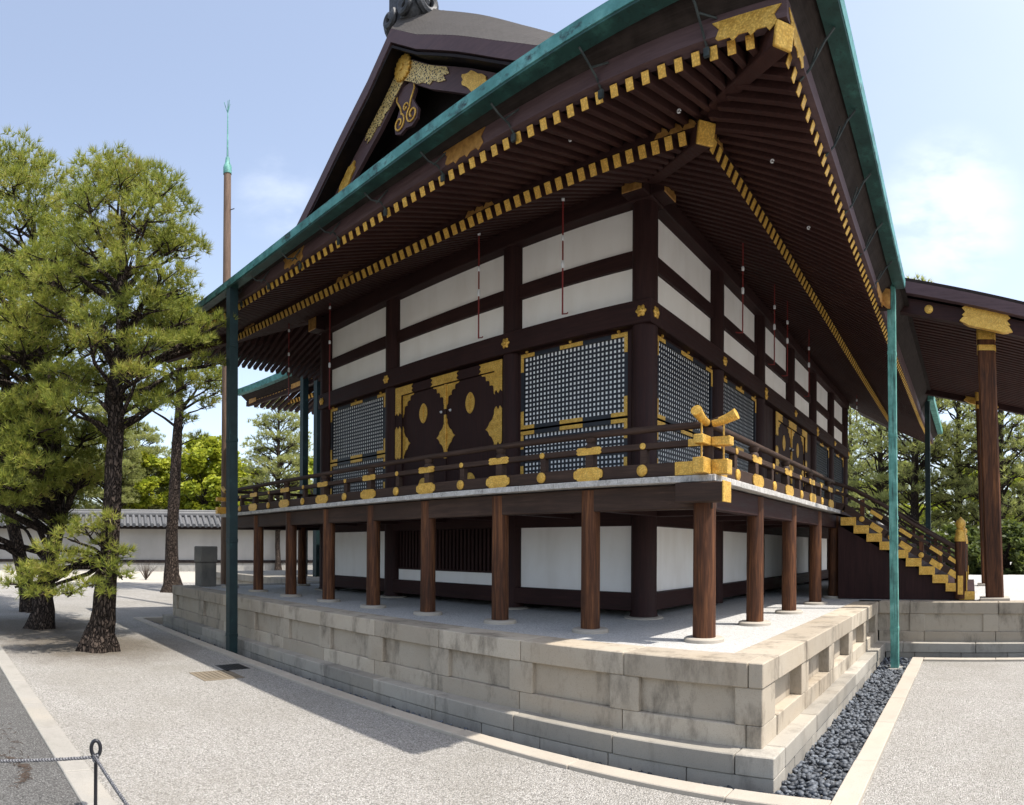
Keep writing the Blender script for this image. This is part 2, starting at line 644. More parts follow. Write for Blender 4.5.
mk_leaf('pine_needles', [(.06, .095, .022), (.17, .215, .042), (.28, .31, .055), (.42, .40, .080), (.32, .19, .085)], .45)
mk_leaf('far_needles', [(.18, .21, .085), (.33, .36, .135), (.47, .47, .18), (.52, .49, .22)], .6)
mk_leaf('yellow_leaves', [(.13, .19, .018), (.26, .31, .024), (.40, .42, .03), (.50, .48, .045)], .45)
mk_leaf('shrub_leaves', [(.05, .075, .025), (.09, .12, .035), (.14, .16, .05)])

# ================================================================== THE SETTING
ZS = 0.886          # top of the stone platform
ZT = 0.199          # top of the step round it
DX0, DX1 = -11.2, 3.40      # outer edges of the kerb round the ditch
KY = -3.24
TY = 3.72           # front face of the stair terrace


def flat(name, rects, z, m, kind='structure', label=None, cat=None):
    b = MB()
    for x0, x1, y0, y1 in rects:
        b.add([(x0, y0, z), (x1, y0, z), (x1, y1, z), (x0, y1, z)], [(0, 1, 2, 3)])
    o = b.build(name, M[m], fix=False)
    return tag(o, label, cat, None, kind)


flat('gravel_ground', [(-400, 400, -400, KY), (-400, DX0, KY, 400), (DX1, 400, KY, 2.95), (DX0, 400, 17.0, 400), (14, 400, 2.95, 17.0)], 0, 'gravel')
flat('ditch_floor', [(DX0 - .1, 14.2, KY - .1, 17.2)], -.135, 'slab')

# sand road in front of the far boundary wall
d0 = Vector((-.972, .235, 0))
d1 = Vector((.235, .972, 0))
b = MB()
b.add([CAM.xy.to_3d() + d0 * r + d1 * s + Vector((0, 0, .004)) for r, s in ((31.5, -40), (44.5, -40), (44.5, 45), (31.5, 45))], [(0, 1, 2, 3)])
tag(b.build('sand_road', M['sand'], fix=False), kind='structure')

mk_stone('path_stone', (.27, .255, .225), (.34, .32, .29), (.16, .15, .13), isl=.15, grime_amt=.4)
# asphalt path, lower left, with its stone kerb
pa, pb = Vector((-14.0, -7.318, 0)), Vector((12.0, -6.040, 0))
pdir = (pb - pa).normalized()
pn = Vector((pdir.y, -pdir.x, 0))
b = MB()
b.add([p + Vector((0, 0, .005)) for p in (pa, pb, pb + pn * 4.2, pa + pn * 4.2)][::-1], [(0, 1, 2, 3)])
tag(b.build('asphalt_path', M['asphalt'], fix=False), kind='structure')
b = MB()
s = 0.0
L = (pb - pa).length
random.seed(4)
while s < L:
    ln = random.uniform(.9, 1.3)
    c = pa + pdir * (s + ln / 2) - pn * .11 + Vector((0, 0, -.04))
    b.obox(c, pdir * (ln / 2 - .004), pn * .115, Vector((0, 0, .062 + random.uniform(-.002, .003))), .008)
    s += ln
tag(b.build('path_kerb', M['path_stone'], smooth=30), kind='structure')


def kerb_row(b, p0, p1, w, z0, z1, lo=1.0, hi=1.5):
    p0, p1 = Vector(p0), Vector(p1)
    d = (p1 - p0).normalized()
    n = Vector((-d.y, d.x, 0))
    L = (p1 - p0).length
    s = 0
    while s < L - .05:
        ln = min(random.uniform(lo, hi), L - s)
        if L - s - ln < .4:
            ln = L - s
        c = p0 + d * (s + ln / 2) + Vector((0, 0, (z0 + z1) / 2 + random.uniform(-.003, .003)))
        b.obox(c, d * (ln / 2 - .003), n * (w / 2 + random.uniform(-.003, .003)), Vector((0, 0, (z1 - z0) / 2)), .007)
        s += ln


b = MB()
kerb_row(b, (DX0 + .18, KY + .09, 0), (DX1 - .19, KY + .09, 0), .18, -.16, .034)
kerb_row(b, (DX1 - .095, KY, 0), (DX1 - .095, 3.05, 0), .19, -.16, .037, .9, 1.3)
kerb_row(b, (DX0 + .09, KY, 0), (DX0 + .09, 16.9, 0), .18, -.16, .034)
kerb_row(b, (DX1 + .002, 2.96, 0), (13.9, 2.96, 0), .17, -.16, .034)
tag(b.build('ditch_kerb', M['kerb_stone'], smooth=30), kind='structure')

# dark pebbles in the ditch
rng = np.random.default_rng(7)
ico = [(0, 0, -1), (.72, -.53, -.45), (-.28, -.85, -.45), (-.89, 0, -.45), (-.28, .85, -.45), (.72, .53, -.45), (.28, -.85, .45), (-.72, -.53, .45), (-.72, .53, .45), (.28, .85, .45), (.89, 0, .45), (0, 0, 1)]
icf = [(0, 1, 2), (1, 0, 5), (0, 2, 3), (0, 3, 4), (0, 4, 5), (1, 5, 10), (2, 1, 6), (3, 2, 7), (4, 3, 8), (5, 4, 9), (1, 10, 6), (2, 6, 7), (3, 7, 8), (4, 8, 9), (5, 9, 10), (6, 10, 11), (7, 6, 11), (8, 7, 11), (9, 8, 11), (10, 9, 11)]
ico, icf = np.array(ico), np.array(icf)


def mesh_np(name, verts, faces, m, parent=None, smooth=False):
    """mesh from numpy arrays; faces is (n, k)"""
    me = bpy.data.meshes.new(name)
    nv, (nf, k) = len(verts), faces.shape
    me.vertices.add(nv)
    me.vertices.foreach_set('co', np.ascontiguousarray(verts, dtype=np.float32).ravel())
    me.loops.add(nf * k)
    me.loops.foreach_set('vertex_index', np.ascontiguousarray(faces, dtype=np.int32).ravel())
    me.polygons.add(nf)
    me.polygons.foreach_set('loop_start', np.arange(0, nf * k, k, dtype=np.int32))
    me.update(calc_edges=True)
    if smooth:
        me.polygons.foreach_set('use_smooth', np.ones(nf, dtype=bool))
    me.materials.append(M[m])
    o = bpy.data.objects.new(name, me)
    COL.objects.link(o)
    if parent is not None:
        o.parent = parent
    return o


def pebble_bed(rects, per_m2):
    V, Fc = [], []
    n = 0
    for x0, x1, y0, y1 in rects:
        k = int((x1 - x0) * (y1 - y0) * per_m2)
        c = np.stack([rng.uniform(x0, x1, k), rng.uniform(y0, y1, k), rng.uniform(-.135, -.065, k)], 1)
        r = rng.uniform(.015, .033, k)
        sc = np.stack([r * rng.uniform(.9, 1.5, k), r * rng.uniform(.8, 1.2, k), r * rng.uniform(.5, .8, k)], 1)
        a = rng.uniform(0, 6.28, k)
        tilt = rng.normal(0, .35, k)
        p = ico[None] * sc[:, None] * (1 + rng.normal(0, .10, (k, 12, 1)))
        ct, st = np.cos(tilt)[:, None], np.sin(tilt)[:, None]
        p = np.stack([p[..., 0] * ct + p[..., 2] * st, p[..., 1], -p[..., 0] * st + p[..., 2] * ct], -1)
        ca, sa = np.cos(a)[:, None], np.sin(a)[:, None]
        p = np.stack([p[..., 0] * ca - p[..., 1] * sa, p[..., 0] * sa + p[..., 1] * ca, p[..., 2]], -1) + c[:, None]
        V.append(p.reshape(-1, 3))
        Fc.append((icf[None] + (np.arange(k) * 12)[:, None, None] + n).reshape(-1, 3))
        n += k * 12
    return np.concatenate(V), np.concatenate(Fc)


pv, pf = pebble_bed([(2.68, 3.21, -3.06, 3.6), (3.21, 6.5, 3.05, 3.5)], 1500)
pv2, pf2 = pebble_bed([(-11, 2.68, -3.06, -2.78)], 900)
peb = mesh_np('pebbles', np.concatenate([pv, pv2]), np.concatenate([pf, pf2 + len(pv)]), 'pebble', smooth=True)
tag(peb, 'blue grey pebbles filling the ditch between stone platform and kerb', 'pebbles', kind='stuff')

# ================================================================== STONE PLATFORM
PX0, PX1, PY0 = -10.05, 2.55, -2.616
plat = empty('stone_platform', (-3.7, 4, 0), 'pale granite platform with recessed panels carrying the dark timber hall', 'platform')


def attach(o, parent):
    o.parent = parent
    if parent.type == 'EMPTY':
        o.matrix_parent_inverse = Matrix.Translation(-parent.location)
    return o


def part(b, name, m, parent, smooth=None):
    return attach(b.build(name, M[m], None, smooth), parent)


random.seed(11)


def run_blocks(b, axis, a0, a1, face, depth, z0, z1, joints, bev=.006, jit=.003):
    """course of blocks along x (axis 'x', outer face y=face looking -y) or y (outer face x=face looking +x)"""
    js = [a0]
    for j in sorted(joints):
        if a0 + .1 < j < a1 - .1 and j - js[-1] > .12:
            js.append(j)
    js.append(a1)
    for u, v in zip(js[:-1], js[1:]):
        q = random.uniform(-jit, jit)
        g = .004
        if axis == 'x':
            b.box(u + g, v - g, face + q, face + depth, z0 + .001, z1 - .001, bev)
        else:
            b.box(face - depth, face + q, u + g, v - g, z0 + .001, z1 - .001, bev)


def platform_side(axis, a0, a1, sgn, pil, recess, cap_face):
    """one side of the platform; a0..a1 its extent, pil the pilaster spans"""
    cap, base, pils, pan, st = MB(), MB(), MB(), MB(), MB()
    mids = [(u + v) / 2 for u, v in pil]
    run_blocks(cap, axis, a0, a1, cap_face, .42, .680, ZS, mids, .008)
    inn = cap_face + (.012 if axis == 'x' else -.012)
    run_blocks(base, axis, a0 + .012 * (1 if axis == 'y' else 1), a1 - .012, inn, .4, .17, .375, [m + random.choice((-.02, .6)) for m in mids] + mids, .006)
    for u, v in pil:
        pils = MB()
        if axis == 'x':
            pils.box(u, v, inn + random.uniform(-.003, .003), inn + .3, .376, .679, .006)
        else:
            pils.box(inn - .3, inn + random.uniform(-.003, .003), u, v, .376, .679, .006)
        part(pils, 'pilaster_stone', 'granite', plat, 25)
    for (u0, v0), (u1, v1) in zip(pil[:-1], pil[1:]):
        lo, hi = sorted((v0, u1)) if v0 < u1 else sorted((v1, u0))
        pan = MB()
        if axis == 'x':
            pan.box(lo - .05, hi + .05, inn + recess, inn + .35, .377, .678)
        else:
            pan.box(inn - .35, inn - recess, lo - .05, hi + .05, .377, .678)
        part(pan, 'recessed_panel', 'granite', plat)
    for bb, nm in ((cap, 'cap_course'), (base, 'base_course')):
        part(bb, nm, 'granite', plat, 25)


fp = [(PX1 - .013 - .24, PX1 - .013)] + [(c - .15, c + .15) for c in [1.256 - 1.19 * k for k in range(9)]] + [(PX0 + .013, PX0 + .26)]
platform_side('x', PX0, PX1 - .0, -1, sorted(fp), .055, PY0)
rp = [(PY0 + .32, PY0 + .38)] + [(c - .135, c + .135) for c in [-1.26 + 1.215 * k for k in range(5)]]
rp[0] = (PY0 + .302, PY0 + .36)
platform_side('y', PY0 + .422, TY, 1, sorted(rp), .12, PX1)
b = MB()
run_blocks(b, 'x', PX1 + .002, 13, TY, .42, .68, ZS, [3.1 + 1.55 * k for k in range(8)], .008)
part(b, 'cap_course', 'granite', plat, 25)
b = MB()
run_blocks(b, 'x', PX1 + .002, 13, TY + .012, .4, .17, .375, [3.35 + 1.25 * k for k in range(9)], .006)
part(b, 'base_course', 'granite', plat, 25)
for k in range(4):
    c0 = 2.75 + 1.28 * k
    b = MB()
    b.box(c0 + .35, c0 + .62, TY + .012, TY + .3, .376, .679, .006)
    part(b, 'pilaster_stone', 'granite', plat, 25)
    b = MB()
    b.box(c0 - .7, c0 + .40, TY + .042, TY + .33, .377, .678)
    part(b, 'recessed_panel', 'granite', plat, 25)
# the step at the foot: two courses
b = MB()
SX, SY = 2.70, -2.79
js = [PX0 - .2 + 1.12 * k for k in range(13)]
run_blocks(b, 'x', PX0 - .2, SX, SY, .30, .035, ZT, [j + .3 for j in js], .008)
run_blocks(b, 'x', PX0 - .2, SX - .002, SY + .008, .30, -.14, .033, [PX0 + .75 * k for k in range(18)], .006)
js = [SY + .31 + 1.05 * k for k in range(9)]
run_blocks(b, 'y', SY + .302, TY - .20, SX, .28, .035, ZT, js, .008)
run_blocks(b, 'y', SY + .302, TY - .20, SX - .008, .28, -.14, .033, [SY + .6 * k for k in range(14)], .006)
run_blocks(b, 'x', SX - .3, 13, TY - .19, .30, .035, ZT, [3.0 + 1.25 * k for k in range(9)], .008)
run_blocks(b, 'x', SX + .002, 13, TY - .182, .30, -.14, .033, [3.2 + .8 * k for k in range(12)], .006)
part(b, 'foot_step', 'granite_grey', plat, 25)
# left end of the platform
b = MB()
run_blocks(b, 'y', PY0 + .43, 16, PX0 + .42, .42, .68, ZS, [1.2 * k for k in range(14)], .008)
run_blocks(b, 'y', PY0 + .41, 16, PX0 + .40, .385, .17, .678, [1.2 * k for k in range(14)], .008)
run_blocks(b, 'y', SY + .302, 16, PX0 + .1, .30, -.14, ZT, [1.2 * k for k in range(14)], .008)
part(b, 'end_courses', 'granite_grey', plat, 25)
# gravel surfaces on top
b = MB()
gz = ZS - .012
b.add([(PX0 + .4, PY0 + .4, gz), (PX1 - .4, PY0 + .4, gz), (PX1 - .4, 16, gz), (PX0 + .4, 16, gz)], [(0, 1, 2, 3)])
b.add([(PX1 - .42, TY + .4, gz + .002), (14, TY + .4, gz + .002), (14, 16, gz + .002), (PX1 - .42, 16, gz + .002)], [(0, 1, 2, 3)])
part(b, 'gravel_top', 'white_gravel', plat)
b = MB()
b.box(13, 14.1, TY - .2, 17.0, -.14, .86)
b.box(PX0 + .2, 13.8, 15.9, 16.9, -.14, .86)
part(b, 'rear_edge', 'granite_grey', plat)

# ================================================================== THE HALL
hall = empty('palace_hall', (-3.75, 6.5, ZS), 'large dark timber palace hall with white plaster panels, gold fittings and deep eaves', 'hall')
XL, YB = -7.5, 13.06          # wall planes: front y=0, right x=0, left x=XL, back y=YB
FC = [0, -2.29, -5.22, -7.5]  # column lines of the front
RC = [0, 2.36, 4.53, 6.69, 8.80, 10.95, 13.06]
ZDK = 2.525                   # veranda floor

# ---- columns (each one a part)
for i, x in enumerate(FC):
    b = MB()
    r = .172 if i == 0 else .165
    b.lathe((x, 0, 0), [(r + .02, ZS + .02), (r + .005, ZS + .06), (r, ZS + .1), (r, 6.42)], 24)
    part(b, 'column', 'lacquer', hall, 40)
    b = MB()
    b.lathe((x, 0, 0), [(.27, ZS - .03), (.26, ZS + .006), (.24, ZS + .014), (.1, ZS + .016)], 24)
    part(b, 'column_base', 'kerb_stone', hall, 40)
for i, y in enumerate(RC[1:]):
    full = i not in (2,)
    b = MB()
    b.lathe((0, y, 0), [(.165, ZS + .02 if full else 5.0), (.165, 6.42)], 20)
    part(b, 'column', 'lacquer', hall, 40)

# ---- white wall panels
def panel(x0, x1, y0, y1, z0, z1):
    b = MB()
    b.box(x0, x1, y0, y1, z0, z1)
    return part(b, 'wall_panel', 'plaster', hall)


LV = [(5.062, 5.572), (5.792, 6.365)]
for a, c in zip(FC[:-1], FC[1:]):
    for z0, z1 in LV:
        panel(c + .13, a - .13, .0, .05, z0, z1)
for a, c in zip(RC[:-1], RC[1:]):
    for z0, z1 in LV:
        panel(-.05, 0.0, a + .13, c - .13, z0, z1)
panel(FC[1] + .14, FC[0] - .14, 0, .05, 1.21, 2.103)
panel(FC[3] + .14, FC[2] - .14, 0, .05, 1.21, 2.103)
panel(FC[2] + .14, FC[1] - .14, 0, .05, 1.21, 1.40)
for a, c in zip(RC[:-1], RC[1:]):
    panel(-.05, 0, a + .14, c - .14, 1.21, 2.103)

# ---- horizontal beams; each run is a part, its gold studs sub-parts
def run_beam(z0, z1, out, name='tie_beam', inset=.1):
    res = []
    for side in ('f', 'r'):
        b = MB()
        if side == 'f':
            b.box(XL - .1, out, -out, inset, z0, z1, .01)
            res.append(part(b, name, 'lacquer_x', hall, 30))
        else:
            b.box(-inset, out - .002, inset + .002, YB + .1, z0, z1, .01)
            res.append(part(b, name, 'lacquer_y', hall, 30))
    return res


run_beam(ZS + .085, 1.208, .11, 'ground_sill')
lowb = run_beam(2.105, 2.44, .105, 'floor_beam')
run_beam(ZDK + .004, 2.74, .19, 'floor_sill')
nag = run_beam(4.745, 5.058, .19, 'tie_beam')
run_beam(5.574, 5.79, .06, 'tie_beam')
# eaves beam with its gold capped crossing ends
eb = run_beam(6.368, 6.76, .19, 'eaves_beam', .17)
for side in (0, 1):
    b = MB()
    if side == 0:
        b.box(.03, .36, -.165, .165, 6.40, 6.66, .01)
        o = part(b, 'beam_end', 'lacquer_x', hall)
        g = MB()
        g.box(.361, .378, -.155, .155, 6.40, 6.665, .006)
        part(g, 'gold_cap', 'gold_aged', o, 30)
    else:
        b.box(-.165, .165, -.36, -.03, 6.39, 6.66, .01)
        o = part(b, 'beam_end', 'lacquer_y', hall)
        g = MB()
        g.box(-.145, .145, -.378, -.361, 6.395, 6.66, .006)
        part(g, 'gold_cap', 'gold_aged', o, 30)
b = MB()
b.box(XL - .16, XL + .16, -.40, -.03, 6.39, 6.66, .01)
o = part(b, 'beam_end', 'lacquer_y', hall)
g = MB()
g.box(XL - .145, XL + .145, -.418, -.401, 6.395, 6.66, .006)
part(g, 'gold_cap', 'gold_aged', o, 30)


def star(b, c, r, axis):
    """six petalled stud"""
    n = 36
    c = Vector(c)
    rings = []
    for rr, h in ((1.0, 0), (1.0, .012), (.8, .022), (.45, .026), (.34, .040), (.1, .046)):
        ring = []
        for k in range(n):
            t_ = 2 * math.pi * k / n
            q = r * rr * (1 + .14 * math.cos(6 * t_) * (1 if rr > .5 else 0))
            ring.append(c + (Vector((q * math.cos(t_), -h, q * math.sin(t_))) if axis == 'y' else Vector((h, q * math.cos(t_), q * math.sin(t_)))))
        rings.append(ring)
    b.loft(rings)


for x in [.05] + [v for v in FC[1:3]] + [XL + .05]:
    b = MB()
    star(b, (x, -.192, 4.90), .072, 'y')
    part(b, 'gold_stud', 'gold', nag[0], 40)
for y in [-.05] + RC[1:]:
    b = MB()
    star(b, (.190, y, 4.90), .072, 'x')
    part(b, 'gold_stud', 'gold', nag[1], 40)
    if y in (RC[2], RC[4]):
        b = MB()
        star(b, (.190, y, 4.80), .055, 'x')
        part(b, 'gold_stud', 'gold', nag[1], 40)
for x in [-.05, FC[1], FC[2], FC[3]]:
    b = MB()
    star(b, (x, -.107, 2.235), .055, 'y')
    part(b, 'gold_stud', 'gold_aged', lowb[0], 40)
for y in [.05] + RC[1:4]:
    b = MB()
    star(b, (.107, y, 2.235), .055, 'x')
    part(b, 'gold_stud', 'gold_aged', lowb[1], 40)

# ---- slatted vent under the veranda, second bay
b = MB()
x = FC[2] + .2
while x < FC[1] - .2:
    b.box(x, x + .045, -.01, .04, 1.425, 2.103)
    x += .088
o = part(b, 'floor_vent', 'lacquer', hall)
b = MB()
b.box(FC[2] + .14, FC[1] - .14, .06, .09, 1.403, 2.103)
part(b, 'vent_backing', 'dark_board', o)
b = MB()
b.box(FC[2] + .14, FC[1] - .14, -.02, .05, 1.402, 1.43)
part(b, 'vent_rail', 'lacquer_x', o)


# ---- lattice shutters
def fr(axis, u, d, z):
    """wall-local to world: u along the wall (towards the viewer's right), d outwards, z up"""
    return (u, -d, z) if axis == 'f' else (d, u, z)


def bx(b, axis, u0, u1, d0_, d1_, z0, z1, bev=0):
    if axis == 'f':
        b.box(u0, u1, -d1_, -d0_, z0, z1, bev)
    else:
        b.box(d0_, d1_, u0, u1, z0, z1, bev)


def lattice(axis, u0, u1):
    """two leaf hinged shutter filling the bay u0..u1"""
    zs = [(3.585, 4.715), (2.765, 3.555)]
    b = MB()
    for z0, z1 in zs:
        fw = .055
        bx(b, axis, u0, u0 + fw, .01, .050, z0, z1)
        bx(b, axis, u1 - fw, u1, .01, .050, z0, z1)
        bx(b, axis, u0 + fw, u1 - fw, .011, .049, z0, z0 + fw)
        bx(b, axis, u0 + fw, u1 - fw, .011, .049, z1 - fw, z1)
        nu = round((u1 - u0 - 2 * fw) / .0665)
        nz = round((z1 - z0 - 2 * fw) / .0665)
        for i in range(1, nu):
            u = u0 + fw + (u1 - u0 - 2 * fw) * i / nu
            bx(b, axis, u - .0150, u + .0150, .0100, .0185, z0 + fw - .002, z1 - fw + .002)
        for i in range(1, nz):
            z = z0 + fw + (z1 - z0 - 2 * fw) * i / nz
            bx(b, axis, u0 + fw - .002, u1 - fw + .002, .0105, .0175, z - .0150, z + .0150)
    o = part(b, 'lattice_shutter', 'dark_lattice', hall)
    for z0, z1 in zs:
        b = MB()
        bx(b, axis, u0 + .02, u1 - .02, -.006, .009, z0 + .02, z1 - .02)
        part(b, 'backing_panel', 'paper', o)
    um = (u0 + u1) / 2
    L = .26

    def plate(a0, a1, z0, z1):
        b = MB()
        bx(b, axis, a0, a1, .0485, .058, z0, z1, .004)
        return b
    for k, (z0, z1) in enumerate(zs):
        for zz, sg in ((z1, -1), (z0, 1)):
            lo, hi = sorted((zz, zz + sg * .058))
            for us, su in ((u0, 1), (u1, -1)):
                b = plate(*sorted((us, us + su * L)), lo, hi)
                l2, h2 = sorted((zz + sg * .059, zz + sg * .27))
                bx(b, axis, *sorted((us, us + su * .055)), .0485, .058, l2, h2, .004)
                part(b, 'gold_corner', 'gold', o)
            b = plate(um - .20, um + .20, lo, hi)
            part(b, 'gold_clasp', 'gold', o)
    for us in (u0 + .13, um, u1 - .13):
        b = MB()
        bx(b, axis, us - .02, us + .02, .06, .085, 4.716, 4.76)
        part(b, 'gold_hinge', 'gold', o)
    # bay frame strips
    b = MB()
    bx(b, axis, u0 - .06, u0 - .002, -.03, .05, 2.741, 4.744)
    bx(b, axis, u1 + .002, u1 + .06, -.03, .05, 2.741, 4.744)
    bx(b, axis, u0 - .001, u1 + .001, -.03, .05, 4.716, 4.744)
    part(b, 'shutter_frame', 'lacquer', hall)
    return o


lattice('f', FC[1] + .19, FC[0] - .235)
lattice('f', FC[3] + .19, FC[2] - .19)
for a, c in ((0, 1), (1, 2), (4, 5), (5, 6)):
    lattice('r', RC[a] + .235 if a == 0 else RC[a] + .19, RC[c] - .19)


# ---- double doors with gold plates
def scallop(u0, z0, u1, z1, n=5, bulge=.035):
    """points of a scalloped edge from (u0,z0) to (u1,z1)"""
    pts = []
    d = Vector((u1 - u0, z1 - z0))
    nn = Vector((-d.y, d.x)).normalized()
    for i in range(n):
        for k in range(5):
            s = (i + k / 5) / n
            q = Vector((u0, z0)) + d * s + nn * bulge * math.sin(math.pi * k / 5)
            pts.append((q.x, q.y))
    pts.append((u1, z1))
    return pts


def plate2(axis, pts, d0_, d1_):
    b = MB()
    a = [fr(axis, u, d0_, z) for u, z in pts]
    e = fr(axis, 0, d1_ - d0_, 0)
    b.prism(a, e)
    return b


def double_door(axis, u0, u1):
    z0, z1 = 2.76, 4.715
    fw = .17
    b = MB()
    bx(b, axis, u0, u0 + fw, .0, .10, z0, z1, .008)
    bx(b, axis, u1 - fw, u1, .0, .10, z0, z1, .008)
    bx(b, axis, u0 + fw + .001, u1 - fw - .001, 0, .10, z1 - .16, z1, .008)
    fo = part(b, 'door_frame', 'lacquer', hall, 30)
    # frame plates
    for us, s in ((u0, 1), (u1, -1)):
        pts = [(us + s * .004, z1 - .005), (us + s * .50, z1 - .005), (us + s * .45, z1 - .045), (us + s * .49, z1 - .08), (us + s * .45, z1 - .115), (us + s * .50, z1 - .155), (us + s * .165, z1 - .158), (us + s * .165, z1 - .50), (us + s * .125, z1 - .46), (us + s * .085, z1 - .52), (us + s * .045, z1 - .46), (us + s * .004, z1 - .50)]
        part(plate2(axis, pts, .101, .112), 'gold_plate', 'gold', fo)
        pts = [(us + s * .004, 3.95), (us + s * .045, 4.0), (us + s * .085, 3.94), (us + s * .125, 4.0), (us + s * .165, 3.95), (us + s * .165, 3.44), (us + s * .125, 3.39), (us + s * .085, 3.45), (us + s * .045, 3.39), (us + s * .004, 3.44)]
        part(plate2(axis, pts, .101, .112), 'gold_plate', 'gold', fo)
    um = (u0 + u1) / 2
    pts = [(um - .34, z1 - .005), (um + .34, z1 - .005), (um + .29, z1 - .045), (um + .33, z1 - .08), (um + .29, z1 - .115), (um + .34, z1 - .155), (um - .34, z1 - .155), (um - .29, z1 - .115), (um - .33, z1 - .08), (um - .29, z1 - .045)]
    part(plate2(axis, pts, .101, .112), 'gold_plate', 'gold', fo)
    za, zb = z0 + .02, z1 - .162
    for s in (-1, 1):
        uo = um + s * (u1 - u0 - 2 * fw) / 2 - s * .004     # outer edge of this leaf
        ui = um + s * .012
        b = MB()
        bx(b, axis, *sorted((uo, ui)), .015, .062, za, zb, .006)
        leaf = part(b, 'door_leaf', 'lacquer', hall, 30)
        w = abs(uo - ui)
        D0, D1 = .063, .071
        # triangular scalloped plates at both upper corners
        for us, q in ((ui, s), (uo, -s)):
            k = .74
            pts = [(us, zb - .004), (us + q * .31, zb - .004)] + scallop(us + q * .29, zb - .03, us + q * .045, zb - .28, 3, .04 * -q) + [(us + q * .04, zb - .33), (us + q * .02, zb - .35), (us, zb - .40)]
            part(plate2(axis, pts, D0, D1), 'gold_plate', 'gold', leaf)
            # half lozenge lower down
            zc = 3.67
            pts = [(us, zc + .33), (us + q * .03, zc + .28), (us + q * .03, zc + .22)] + scallop(us + q * .045, zc + .20, us + q * .215, zc, 2, -.015 * q) + scallop(us + q * .215, zc, us + q * .045, zc - .20, 2, -.015 * q)[1:] + [(us + q * .03, zc - .22), (us + q * .03, zc - .28), (us, zc - .33)]
            part(plate2(axis, pts, D0, D1), 'gold_plate', 'gold', leaf)
        # leaf shaped plate with a rib
        uc, zc = (uo + ui) / 2, 4.15
        pts = [(uc + .105 * math.sin(t_) * abs(math.sin(t_)) ** .3, zc + .175 * math.cos(t_)) for t_ in [2 * math.pi * k / 28 for k in range(28)]]
        g = plate2(axis, pts, D0, D1)
        bx(g, axis, uc - .008, uc + .008, D1 - .004, D1 + .007, zc - .165, zc + .165)
        part(g, 'gold_plate', 'gold', leaf)
        pts = [(uc + .14 * math.sin(t_), 2.80 + .22 * max(0, math.cos(t_))) for t_ in [-math.pi / 2 + math.pi * k / 14 for k in range(15)]]
        part(plate2(axis, pts, D0, D1), 'gold_plate', 'gold', leaf)
        b = MB()
        c = fr(axis, ui + s * .10, .063, 4.10)
        star(b, c, .022, 'y' if axis == 'f' else 'x')
        part(b, 'door_pull', 'white_metal', leaf)
    b = MB()
    bx(b, axis, um - .022, um + .022, .063, .088, za, zb, .006)
    cs = part(b, 'centre_stile', 'lacquer', hall)
    b = MB()
    bx(b, axis, um - .024, um + .024, .06, .093, zb - .42, zb - .002, .004)
    bx(b, axis, um - .024, um + .024, .06, .093, 3.30, 4.04, .004)
    part(b, 'gold_sheath', 'gold', cs)


double_door('f', FC[2] + .17, FC[1] - .14)
b = MB()
b.box(FC[2] + .1, FC[1] - .1, .02, .06, 2.74, 4.744)
part(b, 'door_backing', 'dark_board', hall)
double_door('r', 5.45, 8.05)
b = MB()
b.box(-.06, -.02, RC[2] + .1, RC[4] - .1, 2.74, 4.744)
b.box(-.019, .05, RC[2] + .1, 5.44, 2.742, 4.742)
b.box(-.019, .05, 8.06, RC[4] - .1, 2.742, 4.742)
part(b, 'side_boards', 'lacquer', hall)

# ---- left and rear walls, ceiling (keep the inside dark)
b = MB()
b.box(XL - .03, XL + .03, .17, YB, ZS, 6.5)
b.box(XL + .04, -.06, YB - .03, YB + .03, ZS, 6.5)
part(b, 'rear_wall', 'lacquer_y', hall)
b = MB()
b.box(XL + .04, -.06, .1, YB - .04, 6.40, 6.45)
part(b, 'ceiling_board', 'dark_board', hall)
for y in (2.3, 4.6, 6.9, 9.2):
    b = MB()
    b.lathe((XL, y, 0), [(.165, ZS), (.165, 6.42)], 16)
    part(b, 'column', 'lacquer', hall, 40)

# ================================================================== VERANDA
VO, PP = 1.76, 1.571
VY1 = 14.6
b = MB()
b.box(XL - VO + .03, VO - .03, -VO + .03, .0, ZDK - .06, ZDK - .004)
b.box(-.0 + .002, VO - .03, .002, VY1, ZDK - .06, ZDK - .004)
b.box(XL - VO + .03, XL, .002, VY1, ZDK - .06, ZDK - .004)
b.box(XL + .002, -.002, .002, VY1, ZDK - .1, ZDK - .03)
floor = part(b, 'veranda_floor', 'lacquer_y', hall)
t = NT('weathered_edge')
n1 = t.noise(t.coords(), 9, 6, .7)
n1 = t.math('ADD', t.math('MULTIPLY', n1, .5), t.math('MULTIPLY', t.noise(t.coords(), 45, 4, .7), .5))
c = t.ramp(n1, [(.30, (.06, .056, .05)), (.44, (.36, .345, .32)), (.6, (.55, .53, .5))])
M['weathered_edge'] = t.set(c, .85, 0, .2)
b = MB()
random.seed(2)
x = XL - VO
while x < VO - .01:
    w = min(random.uniform(.22, .34), VO - x)
    b.box(x + .001, x + w - .001, -VO + random.uniform(-.004, .004), -VO + .2, ZDK - .064 + random.uniform(-.002, .002), ZDK + random.uniform(-.001, .002), .004)
    x += w
part(b, 'floor_edging', 'weathered_edge', floor)
b = MB()
y = -VO + .201
while y < 4.2:
    w = min(random.uniform(.22, .34), 4.2 - y)
    b.box(VO - .2, VO + random.uniform(-.004, .004), y + .001, y + w - .001, ZDK - .064 + random.uniform(-.002, .002), ZDK + random.uniform(-.001, .002), .004)
    y += w
part(b, 'floor_edging', 'weathered_edge', floor)
b = MB()
b.box(VO - .2, VO, 8.9, VY1, ZDK - .064, ZDK)
part(b, 'floor_edging', 'weathered_edge', floor)

